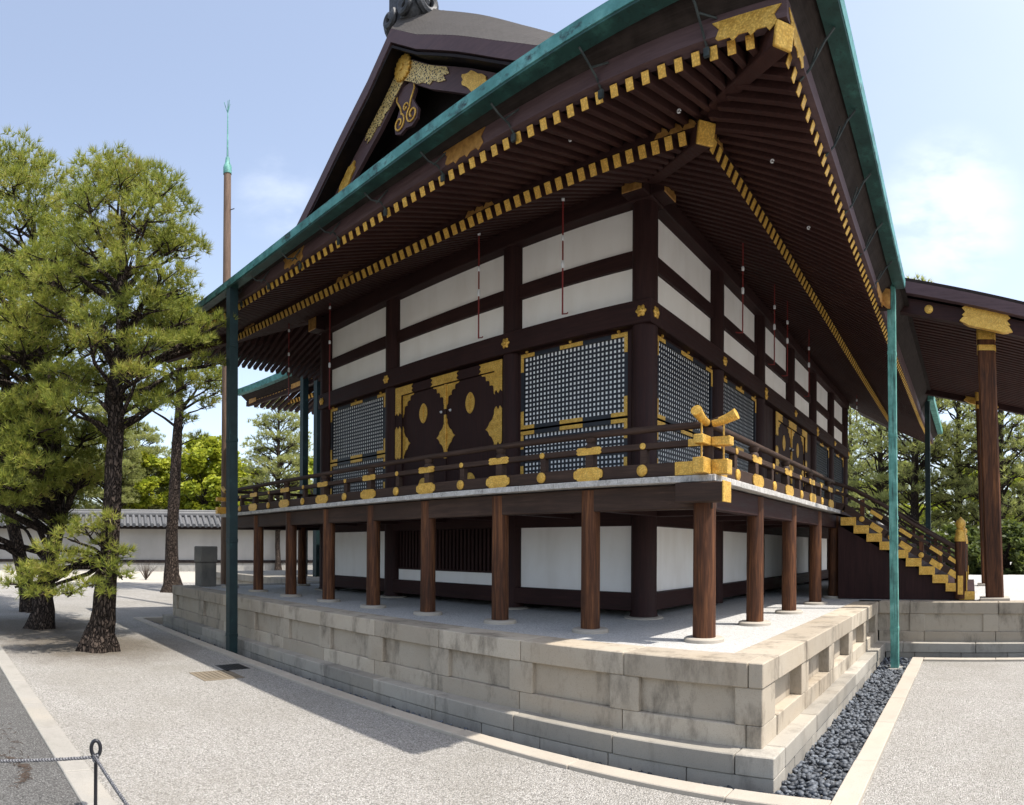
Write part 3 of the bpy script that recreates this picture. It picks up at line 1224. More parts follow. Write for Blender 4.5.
PXS = [1.571, .20, -1.14, -2.48, -3.74, -5.0, -6.3, -7.66, -9.07]
PYS = [-1.571, -.03, 1.465, 3.05, 4.5]
posts = [(x, -PP) for x in PXS] + [(PP, y) for y in PYS[1:]] + [(XL - PP, y) for y in (.3, 2.2, 4.2, 6.4, 8.8)]
for x, y in posts:
    b = MB()
    r = .105 + (.01 if (x, y) == posts[0] else 0)
    b.lathe((x, y, 0), [(r * 1.02, ZS + .03), (r, ZS + .4), (r * .985, ZDK - .09)], 20)
    p_ = part(b, 'veranda_post', 'post_wood', hall, 40)
    b = MB()
    b.lathe((x, y, 0), [(.205, ZS - .03), (.203, ZS + .018), (.19, ZS + .03), (.05, ZS + .032)], 28)
    part(b, 'post_base', 'kerb_stone', p_, 40)
for args in ((XL - PP - .1, VO - .08, -PP - .065, -PP + .065), ):
    b = MB()
    b.box(*args, 2.20, ZDK - .076, .008)
    part(b, 'veranda_beam', 'rail_wood', hall)
for sx in (PP, XL - PP):
    b = MB()
    b.box(sx - .065, sx + .065, -PP + .07, VY1, 2.20, ZDK - .078, .008)
    part(b, 'veranda_beam', 'lacquer_y', hall)
for y in PYS[1:]:
    b = MB()
    b.box(.1, PP - .07, y - .06, y + .06, 2.22, ZDK - .08, .006)
    part(b, 'veranda_joist', 'lacquer_x', hall)
for x in PXS[1:-1]:
    b = MB()
    b.box(x - .06, x + .06, -PP + .07, -.11, 2.22, ZDK - .08, .006)
    part(b, 'veranda_joist', 'lacquer_y', hall)
# beam with a gold end under the corner
b = MB()
b.box(PP - .2, 1.875, -1.845, -1.665, 2.255, 2.445, .006)
o = part(b, 'corner_beam', 'rail_wood', hall)
b = MB()
b.box(1.872, 1.892, -1.852, -1.658, 2.25, 2.452, .006)
part(b, 'gold_cap', 'gold', o)

# ---- railing
RX, RY = 1.64, -1.64           # rail lines
RYE = 4.12
railing = []


def rail_side(side):
    if side == 'f':
        A = lambda u, z: (u, RY, z)
        u0, u1, ext = XL - 1.64, RX, .17
        bigs = [.25 - 1.32 * k for k in range(8)]
        smalls = [.92 - 1.32 * k for k in range(8)]
        m, dr = 'rail_wood', Vector((1, 0, 0))
        face, ax = lambda u, z: (u, RY - .058, z), 'y'
    else:
        A = lambda u, z: (RX, u, z)
        u0, u1, ext = RYE, RY, -.17
        bigs = [-.30 + 1.32 * k for k in range(4)]
        smalls = [-.97 + 1.32 * k for k in range(4)]
        m, dr = 'rail_wood', Vector((0, -1, 0))
        face, ax = lambda u, z: (RX + .058, u, z), 'x'
    e = u1 + ext
    b = MB()
    sg = 1 if ext > 0 else -1
    b.beam(A(u0, 2.605), A(u1 + sg * .05, 2.605), .105, .135, .008)
    b.beam(A(u0, 2.858), A(u1 + sg * .05, 2.858), .085, .065, .008)
    n = 12
    top = [A(u0, 3.035), A(u1 - sg * .10, 3.035)] + [A(u1 - sg * .1 + sg * .22 * k / 4, 3.035 + .035 * (k / 4) ** 2) for k in range(1, 5)]
    b.tube(top, .037, 12)
    rl = part(b, 'railing', m, hall, 40)
    railing.append(rl)
    # struts and balusters
    for u in bigs:
        b = MB()
        p = A(u, 0)
        b.box(p[0] - .05, p[0] + .05, p[1] - .05, p[1] + .05, 2.673, 2.825, .006)
        b.lathe((p[0], p[1], 0), [(.07, 2.892), (.062, 2.93), (.045, 2.945), (.06, 2.965), (.065, 3.003)], 12)
        part(b, 'rail_strut', m, rl, 40)
        # big notched medallion on the lower rail
        pts = []
        for sx, sz in ((1, 1), (-1, 1), (-1, -1), (1, -1)):
            q = [(.19, .012), (.185, .035), (.165, .048), (.15, .045), (.145, .062), (.12, .073), (.02, .073)]
            if sx * sz < 0:
                q = q[::-1]
            pts += [(u + sx * a_, 2.603 + sz * c_) for a_, c_ in q]
        g = MB()
        a_ = [face(uu, zz) for uu, zz in pts]
        g.prism(a_, Vector(face(0, 0)) * 0 + (Vector((0, -.012, 0)) if side == 'f' else Vector((.012, 0, 0))))
        part(g, 'gold_medallion', 'gold', rl)
        pts = [(u + a_, 2.858 + c_) for a_, c_ in ((.15, 0), (.165, .02), (.14, .041), (-.14, .041), (-.165, .02), (-.15, 0), (-.165, -.02), (-.14, -.041), (.14, -.041), (.165, -.02))]
        g = MB()
        off = -.044 if side == 'f' else .044
        a_ = [(uu, RY + off, zz) if side == 'f' else (RX + off, uu, zz) for uu, zz in pts]
        g.prism(a_, Vector((0, -.01, 0)) if side == 'f' else Vector((.01, 0, 0)))
        part(g, 'gold_plate', 'gold', rl)
    for u in smalls:
        b = MB()
        p = A(u, 0)
        b.box(p[0] - .038, p[0] + .038, p[1] - .038, p[1] + .038, 2.673, 2.825, .006)
        part(b, 'baluster', m, rl)
        c_ = face(u, 2.605)
        g = MB()
        g.lathe(c_, [(.062, -.004), (.062, .008), (.045, .018), (.02, .022)], 18, ax)
        part(g, 'gold_medallion', 'gold', rl, 40)
        c_ = (u, RY - .043, 2.86) if side == 'f' else (RX + .043, u, 2.86)
        g = MB()
        g.lathe(c_, [(.034, -.004), (.034, .008), (.015, .014)], 14, ax)
        part(g, 'gold_medallion', 'gold', rl, 40)
    # gilded crossing ends
    g = MB()
    if side == 'f':
        g.box(u1 + .06, u1 + .06 + .17, RY - .062, RY + .062, 2.53, 2.678, .006)
        part(g, 'gold_end', 'gold', rl)
        g = MB()
        g.box(u1 - .34, u1 - .07, RY - .066, RY - .054, 2.535, 2.672, .004)
    else:
        g.box(RX - .062, RX + .062, u1 - .06 - .19, u1 - .06, 2.53, 2.682, .006)
        part(g, 'gold_end', 'gold', rl)
        g = MB()
        g.box(RX + .054, RX + .066, u1 + .07, u1 + .34, 2.535, 2.672, .004)
    part(g, 'gold_end', 'gold', rl)
    g = MB()
    if side == 'f':
        g.box(u1 + .05, u1 + .25, RY - .052, RY + .052, 2.815, 2.902, .005)
        part(g, 'gold_end', 'gold', rl)
        g = MB()
        g.box(u1 - .2, u1 - .06, RY - .053, RY - .043, 2.82, 2.895, .004)
    else:
        g.box(RX - .052, RX + .052, u1 - .25, u1 - .05, 2.815, 2.902, .005)
        part(g, 'gold_end', 'gold', rl)
        g = MB()
        g.box(RX + .043, RX + .053, u1 + .06, u1 + .2, 2.82, 2.895, .004)
    part(g, 'gold_end', 'gold', rl)
    g = MB()
    pts = [A(u1 + sg * (.05 + .062 * k), 3.045 + .075 * (k / 4) ** 1.6) for k in range(5)]
    g.tube(pts, [.040, .042, .045, .050, .056], 14)
    part(g, 'gold_end', 'gold', rl, 50)
    g = MB()
    p = A(u1 + sg * .165, 0)
    g.box(p[0] - .007, p[0] + .007, p[1] - .007, p[1] + .007, 2.679, 2.815)
    part(g, 'gold_rod', 'gold', rl)
    g = MB()
    g.box(p[0] - .007, p[0] + .007, p[1] - .007, p[1] + .007, 2.902, 3.04)
    part(g, 'gold_rod', 'gold', rl)
    if side == 'f':     # ends at the far left corner
        g = MB()
        xl = XL - 1.64
        g.box(xl - .24, xl - .05, RY - .062, RY + .062, 2.53, 2.68, .006)
        part(g, 'gold_end', 'gold', rl)
        g = MB()
        g.box(xl - .22, xl - .05, RY - .05, RY + .05, 2.815, 2.902, .005)
        part(g, 'gold_end', 'gold', rl)
        g = MB()
        g.tube([(xl - .04 - .05 * k, RY, 3.04 + .1 * (k / 4) ** 1.6) for k in range(5)], .045, 12)
        part(g, 'gold_end', 'gold', rl)
        g = MB()
        g.box(xl - .062, xl + .062, RY - .25, RY - .06, 2.53, 2.68, .006)
        part(g, 'gold_end', 'gold', rl)
        g = MB()
        g.box(xl - .05, xl + .05, RY - .25, RY - .06, 2.815, 2.902, .006)
        part(g, 'gold_end', 'gold', rl)
        b = MB()
        b.box(xl - .05, xl + .05, RY + .06, 9, 2.54, 2.67)
        b.box(xl - .04, xl + .04, RY + .06, 9, 2.83, 2.89)
        b.tube([(xl, RY, 3.036), (xl, 9, 3.036)], .037, 10)
        for k in range(8):
            b.box(xl - .04, xl + .04, .2 + k * 1.1, .28 + k * 1.1, 2.66, 3.03)
        part(b, 'side_rail', 'rail_wood', rl)


rail_side('f')
rail_side('r')
b = MB()
b.lathe((RX, RY, 0), [(.055, ZDK + .14), (.055, 2.8), (.05, 2.91), (.045, 3.0)], 14)
part(b, 'corner_post', 'rail_wood', railing[0], 40)

# ================================================================== STAIRS on the right
SY0, SY1 = 4.20, 8.95
NS = 10
b = MB()
b.prism([(1.70, SY0 + .10, ZS), (1.70, SY0 + .10, 2.25), (4.12, SY0 + .10, .95), (4.15, SY0 + .10, ZS)], (0, SY1 - SY0 - .2, 0))
stair = part(b, 'stair', 'lacquer', hall)
for k in range(NS):
    zt = 2.395 - .150 * k
    xa = 1.765 + .243 * k
    b = MB()
    b.box(xa, xa + .285, SY0 + .012, SY1 - .012, zt - .152, zt - .002 + 0, .006)
    s_ = part(b, 'stair_step', 'lacquer_y', hall)
    b = MB()
    b.box(xa - .002, xa + .287, SY0, SY0 + .014, zt - .153, zt, .003)
    part(b, 'gold_plate', 'gold', s_)


def sweep_rail(pts, w, h):
    b = MB()
    for p, q in zip(pts[:-1], pts[1:]):
        d = (Vector(q) - Vector(p)).normalized() * .01
        b.beam(Vector(p) - d, Vector(q) + d, w, h)
    return b


for yr, vis in ((SY0 + .07, True), (SY1 - .07, False)):
    def P3(x, z):
        return (x, yr, z)
    b = sweep_rail([P3(1.66, 2.61), P3(1.83, 2.58), P3(2.16, 2.36), P3(2.62, 2.07), P3(3.26, 1.70), P3(3.92, 1.33)], .10, .13)
    b2 = sweep_rail([P3(1.66, 2.86), P3(1.88, 2.80), P3(2.31, 2.56), P3(2.68, 2.335), P3(3.0, 2.13), P3(3.4, 1.90), P3(3.92, 1.60)], .08, .06)
    b.v, n0 = b.v + b2.v, len(b.v)
    b.f += [tuple(i + n0 for i in q) for q in b2.f]
    tp = [P3(1.62, 3.035), P3(1.78, 2.99), P3(1.95, 2.93), P3(2.13, 2.85), P3(2.40, 2.70), P3(2.68, 2.54), P3(3.08, 2.28), P3(3.5, 2.04), P3(3.93, 1.80)]
    b.tube(tp, .037, 10)
    sr = part(b, 'stair_railing', 'rail_wood', stair, 40)
    for x_, z_ in ((2.16, 2.36), (2.70, 2.02), (3.26, 1.70), (3.6, 1.51)):
        bb = MB()
        bb.box(x_ - .04, x_ + .04, yr - .035, yr + .035, z_ - .02, z_ + .36)
        part(bb, 'rail_strut', 'post_wood', stair)
        if vis:
            g = MB()
            g.lathe((x_, yr - .055, z_), [(.05, 0), (.05, .012), (.02, .022)], 16, 'y')
            part(g, 'gold_medallion', 'gold', stair, 40)
            g = MB()
            dd = Vector((.24, 0, -.15)).normalized()
            c_ = Vector((x_ + .27, yr - .058, z_ - .165))
            g.obox(c_, dd * .12, Vector((0, .006, 0)), dd.cross(Vector((0, 1, 0))) * .055, .004)
            part(g, 'gold_plate', 'gold', stair)
            g = MB()
            c_ = Vector((x_ + .27, yr - .048, z_ + .08))
            g.obox(c_, dd * .13, Vector((0, .006, 0)), dd.cross(Vector((0, 1, 0))) * .034, .004)
            part(g, 'gold_plate', 'gold', stair)
    b = MB()
    b.lathe((3.975, yr, 0), [(.105, ZS + .02), (.108, 1.1), (.105, 1.92), (.10, 1.95)], 16)
    nw = part(b, 'newel_post', 'post_wood', hall, 40)
    g = MB()
    g.lathe((3.975, yr, 0), [(.112, 1.95), (.115, 2.0), (.095, 2.10), (.088, 2.13), (.095, 2.16), (.06, 2.18), (.085, 2.23), (.098, 2.28), (.08, 2.33), (.03, 2.37), (.008, 2.40)], 18)
    part(g, 'gold_finial', 'gold', nw, 50)
    g = MB()
    g.box(3.975 - .05, 3.975 + .05, yr - .125, yr - .103, ZS + .1, 1.33, .005)
    g.box(3.975 + .103, 3.975 + .125, yr - .05, yr + .05, ZS + .1, 1.40, .005)
    part(g, 'gold_plate', 'gold', nw)

# ================================================================== EAVES AND ROOF
def up(x):
    return .45 * (max(0.0, -x) / 9) ** 1.8


YO, YI = -2.69, -1.526                  # rafter end lines in front (same distances on the right)
YEND = 14.6
fo_z = lambda x: 5.835 + up(x)
fi_z = lambda x: 6.03 + up(x) * .95
ro_z = lambda y: float(np.interp(y, [-2.7, -1.3, .2, 3.3, 10.9, 16], [5.83, 5.74, 5.62, 5.52, 5.47, 5.6]))
ri_z = lambda y: float(np.interp(y, [-1.5, .5, 3.5, 6.3, 12.4, 16], [6.03, 6.06, 6.05, 6.0, 5.93, 5.95]))
gf_c = np.polyfit([-10.6, -9.95, -8.24, -7, -5.67, -3.4, -1.5, .7, 3.05], [6.66, 6.6, 6.46, 6.38, 6.3, 6.17, 6.15, 6.19, 6.36], 4)
gf_z = lambda x: float(np.polyval(gf_c, x))
gr_z = lambda y: float(np.interp(y, [-3.1, -2, -.8, .5, 1.7, 2.7, 16], [6.36, 6.34, 6.28, 6.18, 6.10, 6.06, 6.05]))
WZ = 6.68                               # rafter height at the wall

rafters = []        # (distance, p_in, p_out, up axis marker)
pitch_r = .158
x = 2.60
while x > -10.2:
    rafters.append(((x, min(-1.42, -x if x > 1.42 else -1.42), fi_z(x) + .21) if x <= 1.42 else (x, -x, fo_z(x) + (x - 2.69) * -.33), (x, YO, fo_z(x)), .066, .092))
    x -= pitch_r
x = 1.44
while x > -9.0:
    y0 = -.1 if x < .1 else -x
    z0 = WZ + up(x) * .4 if x < .1 else WZ + (fi_z(x) - WZ) * (x / 1.526)
    rafters.append(((x, y0, z0), (x, YI, fi_z(x)), .078, .120))
    x -= pitch_r
y = -2.60
while y < YEND + 1:
    if y >= -1.42:
        p = (1.42, y, ri_z(y) + .21)
    else:
        p = (-y, y, ro_z(y) + (2.69 + y) * .33)
    rafters.append((p, (2.69, y, ro_z(y)), .066, .092))
    y += pitch_r
y = -1.44
while y < YEND - .5:
    x0 = .1 if y > -.1 else -y
    z0 = WZ if y > -.1 else WZ + (ri_z(y) - WZ) * (-y / 1.526)
    rafters.append(((x0, y, z0), (1.526, y, ri_z(y)), .078, .120))
    y += pitch_r
# left eaves, seen edge on beyond the corner
y = -2.5
while y < 9:
    zo = 6.28 - .10 * min(1, max(0, (y + 2.5) / 4))
    rafters.append(((XL - 1.42 if y > -1.42 else XL + y, y, zo + (.40 if y > -1.42 else .14)), (XL - 2.69, y, zo), .070, .095))
    if y > -1.4:
        rafters.append(((XL - (.1 if y > -.1 else -y), y, WZ + .15), (XL - 1.526, y, zo + .2), .085, .125))
    y += pitch_r * 1.0
rafters = [r for r in rafters if (Vector(r[0]) - Vector(r[1])).length > .12]
cam_d = lambda r: (Vector(r[1]) - CAM).length
rafters.sort(key=cam_d)
rest, caps = MB(), MB()
for i, (p, q, w, h) in enumerate(rafters):
    p, q = Vector(p), Vector(q)
    d = (q - p).normalized()
    cw, ch = w + .006, h + .006
    if i < 100:
        b = MB()
        b.beam(p, q, w, h, .006)
        o = part(b, 'rafter', 'rafter_wood', hall)
        g = MB()
        g.beam(q - d * .004, q + d * .006, cw, ch, .002)
        part(g, 'gold_cap', 'gold', o)
    else:
        rest.beam(p, q, w, h)
        if not (q.x < XL - 1.5 and abs(q.y - YO) > .02):
            caps.beam(q - d * .004, q + d * .006, cw, ch)
o = part(rest, 'rafters', 'rafter_wood', hall)
tag(o, kind='stuff')
o2 = part(caps, 'gold_caps', 'gold', o)
tag(o2, kind='stuff')

# hip rafters at the near corner
b = MB()
b.beam((0, 0, 6.72), (1.57, -1.57, 5.985), .17, .20, .01)
o = part(b, 'hip_rafter', 'rafter_wood', hall)
g = MB()
d = Vector((1.57, -1.57, -.735)).normalized()
q = Vector((1.57, -1.57, 5.985))
g.beam(q - d * .03, q + d * .012, .182, .212, .006)
part(g, 'gold_cap', 'gold', o)
b = MB()
p, q = Vector((1.30, -1.30, 6.36)), Vector((2.74, -2.74, 5.775))
b.beam(p, q, .145, .165, .01)
o = part(b, 'hip_rafter', 'rafter_wood', hall)
d = (q - p).normalized()
g = MB()
g.beam(q - d * .03, q + d * .010, .155, .175, .006)
part(g, 'gold_cap', 'gold', o)
b = MB()
p, q = Vector((XL - .2, -.2, 6.8)), Vector((XL - 2.75, -2.75, 6.24))
b.beam(p, q, .19, .24, .01)
part(b, 'hip_rafter', 'rafter_wood', hall)


def strip(name, m, stations, ring, parent, sm=30):
    b = MB()
    b.loft([ring(s) for s in stations])
    return part(b, name, m, parent, sm)


xs = list(np.linspace(XL - 2.69, 2.69, 40))
ys = list(np.linspace(-2.69, YEND + 1.4, 40))


def rect_f(y0, y1, z0, z1, zf):
    return lambda x: [Vector((x, y0, zf(x) + z0)), Vector((x, y1, zf(x) + z0)), Vector((x, y1, zf(x) + z1)), Vector((x, y0, zf(x) + z1))]


def rect_r(x0, x1, z0, z1, zf):
    return lambda y: [Vector((x0, y, zf(y) + z0)), Vector((x1, y, zf(y) + z0)), Vector((x1, y, zf(y) + z1)), Vector((x0, y, zf(y) + z1))]


xi = list(np.linspace(XL - 1.4, 1.50, 30))
yi = list(np.linspace(-1.40, YEND, 30))
strip('eave_board', 'lacquer_x', xi, rect_f(YI - .02, YI + .10, .075, .155, fi_z), hall)
strip('eave_board', 'lacquer_y', yi, rect_r(1.43, 1.546, .075, .155, ri_z), hall)
xk = list(np.linspace(XL - 2.75, 2.77, 40))
strip('eave_board', 'purple_wood', xk, rect_f(YO - .08, YO + .04, .062, .225, fo_z), hall)
yk = list(np.linspace(-2.645, YEND + 1.4, 40))
strip('eave_board', 'purple_wood', yk, rect_r(2.65, 2.77, .062, .225, ro_z), hall)
# boarding above the rafters
b = MB()
zlift = .075
for k in range(len(xs) - 1):
    a, c = xs[k], xs[k + 1]
    if c <= 1.45:
        b.loft([[Vector((u, YO, fo_z(u) + zlift)), Vector((u, -1.42, fi_z(u) + .21 + zlift)), Vector((u, -1.42, fi_z(u) + .23 + zlift)), Vector((u, YO, fo_z(u) + .02 + zlift))] for u in (a, c)])
    if c <= .12:
        b.loft([[Vector((u, YI, fi_z(u) + .08)), Vector((u, -.08, WZ + up(u) * .4 + .08)), Vector((u, -.08, WZ + up(u) * .4 + .10)), Vector((u, YI, fi_z(u) + .10))] for u in (a, c)])
part(b, 'soffit_board', 'lacquer_y', hall)
b = MB()
for k in range(len(ys) - 1):
    a, c = ys[k], ys[k + 1]
    if a >= -1.45:
        b.loft([[Vector((2.69, u, ro_z(u) + zlift)), Vector((1.42, u, ri_z(u) + .21 + zlift)), Vector((1.42, u, ri_z(u) + .23 + zlift)), Vector((2.69, u, ro_z(u) + .02 + zlift))] for u in (a, c)])
    if a >= -.12:
        b.loft([[Vector((1.526, u, ri_z(u) + .08)), Vector((.08, u, WZ + .08)), Vector((.08, u, WZ + .10)), Vector((1.526, u, ri_z(u) + .10))] for u in (a, c)])
part(b, 'soffit_board', 'lacquer_x', hall)
# corner triangles of the boarding
b = MB()
H0, H1 = Vector((0, 0, WZ + .09)), Vector((1.53, -1.53, 6.12))
b.loft([[H0, H1, Vector((-.02, YI, fi_z(0) + .09))], [p_ + Vector((0, 0, .02)) for p_ in (H0, H1, Vector((-.02, YI, fi_z(0) + .09)))]])
b.loft([[H0, H1, Vector((1.526, .02, ri_z(0) + .09))], [p_ + Vector((0, 0, .02)) for p_ in (H0, H1, Vector((1.526, .02, ri_z(0) + .09)))]])
K0, K1 = Vector((1.38, -1.38, 6.34)), Vector((2.75, -2.75, 5.92))
for e in (Vector((1.36, YO, fo_z(1) + .077)), Vector((2.69, -1.40, ro_z(-1.4) + .077))):
    mid = Vector((1.36, -1.42, fi_z(1) + .287)) if e.x < 2 else Vector((1.42, -1.38, ri_z(-1.4) + .287))
    b.loft([[mid, K0, K1, e], [p_ + Vector((0, 0, .02)) for p_ in (mid, K0, K1, e)]])
part(b, 'soffit_board', 'lacquer_x', hall)

# fittings on the outer eave board
def board_plate(axis, u0, u1, z0, z1, zf, n=6, lobes=True):
    pts = [(u0, z0), (u0 + .02, z0 - .02)]
    for k in range(n):
        a_ = u0 + .03 + (u1 - u0 - .06) * k / n
        c_ = u0 + .03 + (u1 - u0 - .06) * (k + 1) / n
        pts += [(a_ + (c_ - a_) * .15, z0 - .02), (a_ + (c_ - a_) * .5, z0 - .055 if k % 2 else z0 - .02)]
    pts += [(u1, z0), (u1 - .03, (z0 + z1) / 2), (u1 + .03, z1), (u0 - .03, z1), (u0 + .03, (z0 + z1) / 2)]
    um = (u0 + u1) / 2
    g = MB()
    if axis == 'f':
        g.prism([(u, YO - .083, zf(u) + z) for u, z in pts], (0, -.008, 0))
    else:
        g.prism([(2.773, u, zf(u) + z) for u, z in pts], (.008, 0, 0))
    return g


for um in (-.60, -4.15, -7.4, -9.9):
    part(board_plate('f', um - .28, um + .28, .08, .22, fo_z), 'gold_plate', 'gold_aged', hall)
part(board_plate('f', 2.18, 2.70, .035, .165, fo_z), 'gold_plate', 'gold', hall)
part(board_plate('r', -2.70, -2.3, .035, .165, ro_z), 'gold_plate', 'gold', hall)
part(board_plate('r', 1.9, 2.5, .08, .22, ro_z), 'gold_plate', 'gold_aged', hall)
for um in (1.22, -1.55, -4.6, -8.2):
    g = MB()
    for q in (-.16, 0, .16):
        g.prism([(um + q + a_, YI - .023, fi_z(um) + c_) for a_, c_ in ((-.09, .07), (-.05, .13), (0, .165), (.05, .13), (.09, .07))], (0, -.008, 0))
    part(g, 'gold_plate', 'gold_aged', hall)
for um in (-1.2,):
    g = MB()
    for q in (-.12, .04):
        g.prism([(1.549, um + q + a_, ri_z(um) + c_) for a_, c_ in ((-.09, .07), (-.05, .13), (0, .165), (.05, .13), (.09, .07))], (.008, 0, 0))
    part(g, 'gold_plate', 'gold_aged', hall)

# ---- roof surfaces
EW = 3.08                # eaves overhang at the roof edge
pe_x = [0, 1.15, 2.35, 3.9, 4.65, 5.35, 6.25, 6.85]
pe_z = [6.22, 6.66, 7.20, 8.02, 8.47, 8.92, 9.46, 9.92]
prof = lambda e: float(np.interp(e, pe_x, pe_z))
HALF = 3.75 + EW


def roof_z(x, y, skirt):
    ex = HALF - abs(x + 3.75)
    ef = y + EW
    z = prof(min(ex, 6.85))
    if skirt:
        z = min(z, prof(max(ef, 0)))
    # follow the curve of the eaves
    if skirt and ef < 1.6 and ef <= ex + .01:
        z += (gf_z(max(min(x, 3.05), -10.6)) - 6.2) * (1 - ef / 1.6)
    elif x < -3.75 and ex < 1.8:
        z += .50 * (1 - ex / 1.8)
    elif x > -3.75 and ex < 1.6:
        z += (gr_z(y) - 6.2) * (1 - ex / 1.6)
    return z


def sheet(us, vs_, zf, keep, thick):
    b = MB()
    for i in range(len(us) - 1):
        for j in range(len(vs_) - 1):
            cx, cy = (us[i] + us[i + 1]) / 2, (vs_[j] + vs_[j + 1]) / 2
            if not keep(cx, cy):
                continue
            q = [(us[i], vs_[j]), (us[i + 1], vs_[j]), (us[i + 1], vs_[j + 1]), (us[i], vs_[j + 1])]
            t_ = [Vector((u, v, zf(u, v))) for u, v in q]
            b.add(t_, [(0, 1, 2, 3)])
            b.add([p_ - Vector((0, 0, thick * max(.08, min(1, min(HALF - abs(p_.x + 3.75), p_.y + EW) / .9)))) for p_ in t_], [(3, 2, 1, 0)])
    return b


RY0 = -.78
us = list(np.linspace(-10.58, 3.08, 64))
vs2 = [RY0] + list(np.linspace(0, 15.5, 24))
b = sheet(us, vs2, lambda x, y: roof_z(x, y, False) + .62 * (1 - .75 * min(1, abs(x + 3.75) / 4.9) ** 1.6) * min(1, max(0, (HALF - abs(x + 3.75) - 1.0) / 1.5)), lambda x, y: True, .26)
vs3 = list(np.linspace(-EW, RY0 - .001, 10)) + [-.5]
b2 = sheet(us, vs3, lambda x, y: roof_z(x, y, True), lambda x, y: y < RY0 or (y + EW) < HALF - abs(x + 3.75) - .3, .20)
n0 = len(b.v)
b.v += b2.v
b.f += [tuple(i + n0 for i in q) for q in b2.f]
roof = attach(b.build('roof', M['bark_thatch'], None, None, fix=False), hall)
# cut edge of the bark roof along the eaves
b = MB()
xe = list(np.linspace(-10.58, 3.06, 50))
b.loft([[Vector((x_, -2.76, fo_z(x_) + .225)), Vector((x_, -2.99, gf_z(x_) + .015)), Vector((x_, -3.06, roof_z(x_, -EW, True) - .03)), Vector((x_, -2.9, roof_z(x_, -EW, True) + .03)), Vector((x_, -2.7, fo_z(x_) + .3))] for x_ in xe])
part(b, 'bark_edge', 'bark_thatch', roof)
ye = list(np.linspace(-3.05, YEND + 1.4, 50))
b = MB()
b.loft([[Vector((2.755, y_, ro_z(y_) + .225)), Vector((2.99, y_, gr_z(y_) + .015)), Vector((3.06, y_, roof_z(3.08, y_, False) - .03)), Vector((2.9, y_, roof_z(3.08, y_, False) + .03)), Vector((2.7, y_, ro_z(y_) + .3))] for y_ in ye])
part(b, 'bark_edge', 'bark_thatch', roof)
b = MB()
b.loft([[Vector((XL - 2.66, y_, 6.52)), Vector((XL - 2.99, y_, 6.56)), Vector((XL - 3.07, y_, 6.70)), Vector((XL - 2.6, y_, 6.75))] for y_ in (-2.9, 0, 5, 10)])
part(b, 'bark_edge', 'bark_thatch', roof)

# ---- gable facing front
GX = -3.75
XG = [i / 24 * 4.9 for i in range(25)]


def gpt(k, side, y, dz):
    o_ = XG[k]
    return Vector((GX + side * o_, y, prof(6.85 - o_) + dz))


b = MB()
for sgn in (-1, 1):
    b.loft([[gpt(k, sgn, -1.28, -.21 - .03 * XG[k] / 4.9), gpt(k, sgn, -1.28, 0), gpt(k, sgn, -1.1, 0.02), gpt(k, sgn, -1.1, -.21)] for k in range(25)])
part(b, 'verge', 'purple_wood', roof)
b = MB()
for sgn in (-1, 1):
    b.loft([[gpt(k, sgn, -1.278, .004), gpt(k, sgn, -1.05, .34 * (1 - .6 * XG[k] / 4.9)), gpt(k, sgn, RY0, .66 * (1 - .75 * (XG[k] / 4.9) ** 1.6)), gpt(k, sgn, RY0, -.1), gpt(k, sgn, -1.09, -.05)] for k in range(25)])
part(b, 'verge_shingles', 'shingle', roof)
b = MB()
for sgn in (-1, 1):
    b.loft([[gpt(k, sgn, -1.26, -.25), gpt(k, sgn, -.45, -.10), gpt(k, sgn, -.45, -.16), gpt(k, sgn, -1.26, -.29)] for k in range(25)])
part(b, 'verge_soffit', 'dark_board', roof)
XB = [i / 20 * 4.2 for i in range(21)]


def bpt(o_, side, y, dz):
    return Vector((GX + side * o_, y, prof(6.85 - o_) + dz))


b = MB()
for sgn in (-1, 1):
    b.loft([[bpt(o_, sgn, -1.0, -.31), bpt(o_, sgn, -1.0, -.68), bpt(o_, sgn, -.93, -.68), bpt(o_, sgn, -.93, -.31)] for o_ in XB])
bb_ = part(b, 'bargeboard', 'purple_wood', hall)
b = MB()
b.prism([bpt(4.2, -1, -.52, -.5)] + [bpt(o_, -1, -.52, -.3) for o_ in XB[::-1]] + [bpt(o_, 1, -.52, -.3) for o_ in XB[1:]] + [bpt(4.2, 1, -.52, -.5)] + [Vector((GX + 4.2, -.52, 6.9)), Vector((GX - 4.2, -.52, 6.9))], (0, .06, 0))
part(b, 'gable_wall', 'dark_board', roof)
# filigree plates and crest on the bargeboard
YB0 = -1.004


def wing(sgn):
    top = [bpt(o_, sgn, YB0, -.33) for o_ in (0, .25, .5, .75, 1.0)]
    low = [(1.05, -.42), (.92, -.46), (.98, -.53), (.82, -.57), (.7, -.55), (.62, -.62), (.45, -.62), (.36, -.67), (.2, -.67), (0.0, -.69)]
    return [p_ for p_ in top] + [bpt(o_, sgn, YB0, dz) for o_, dz in low]


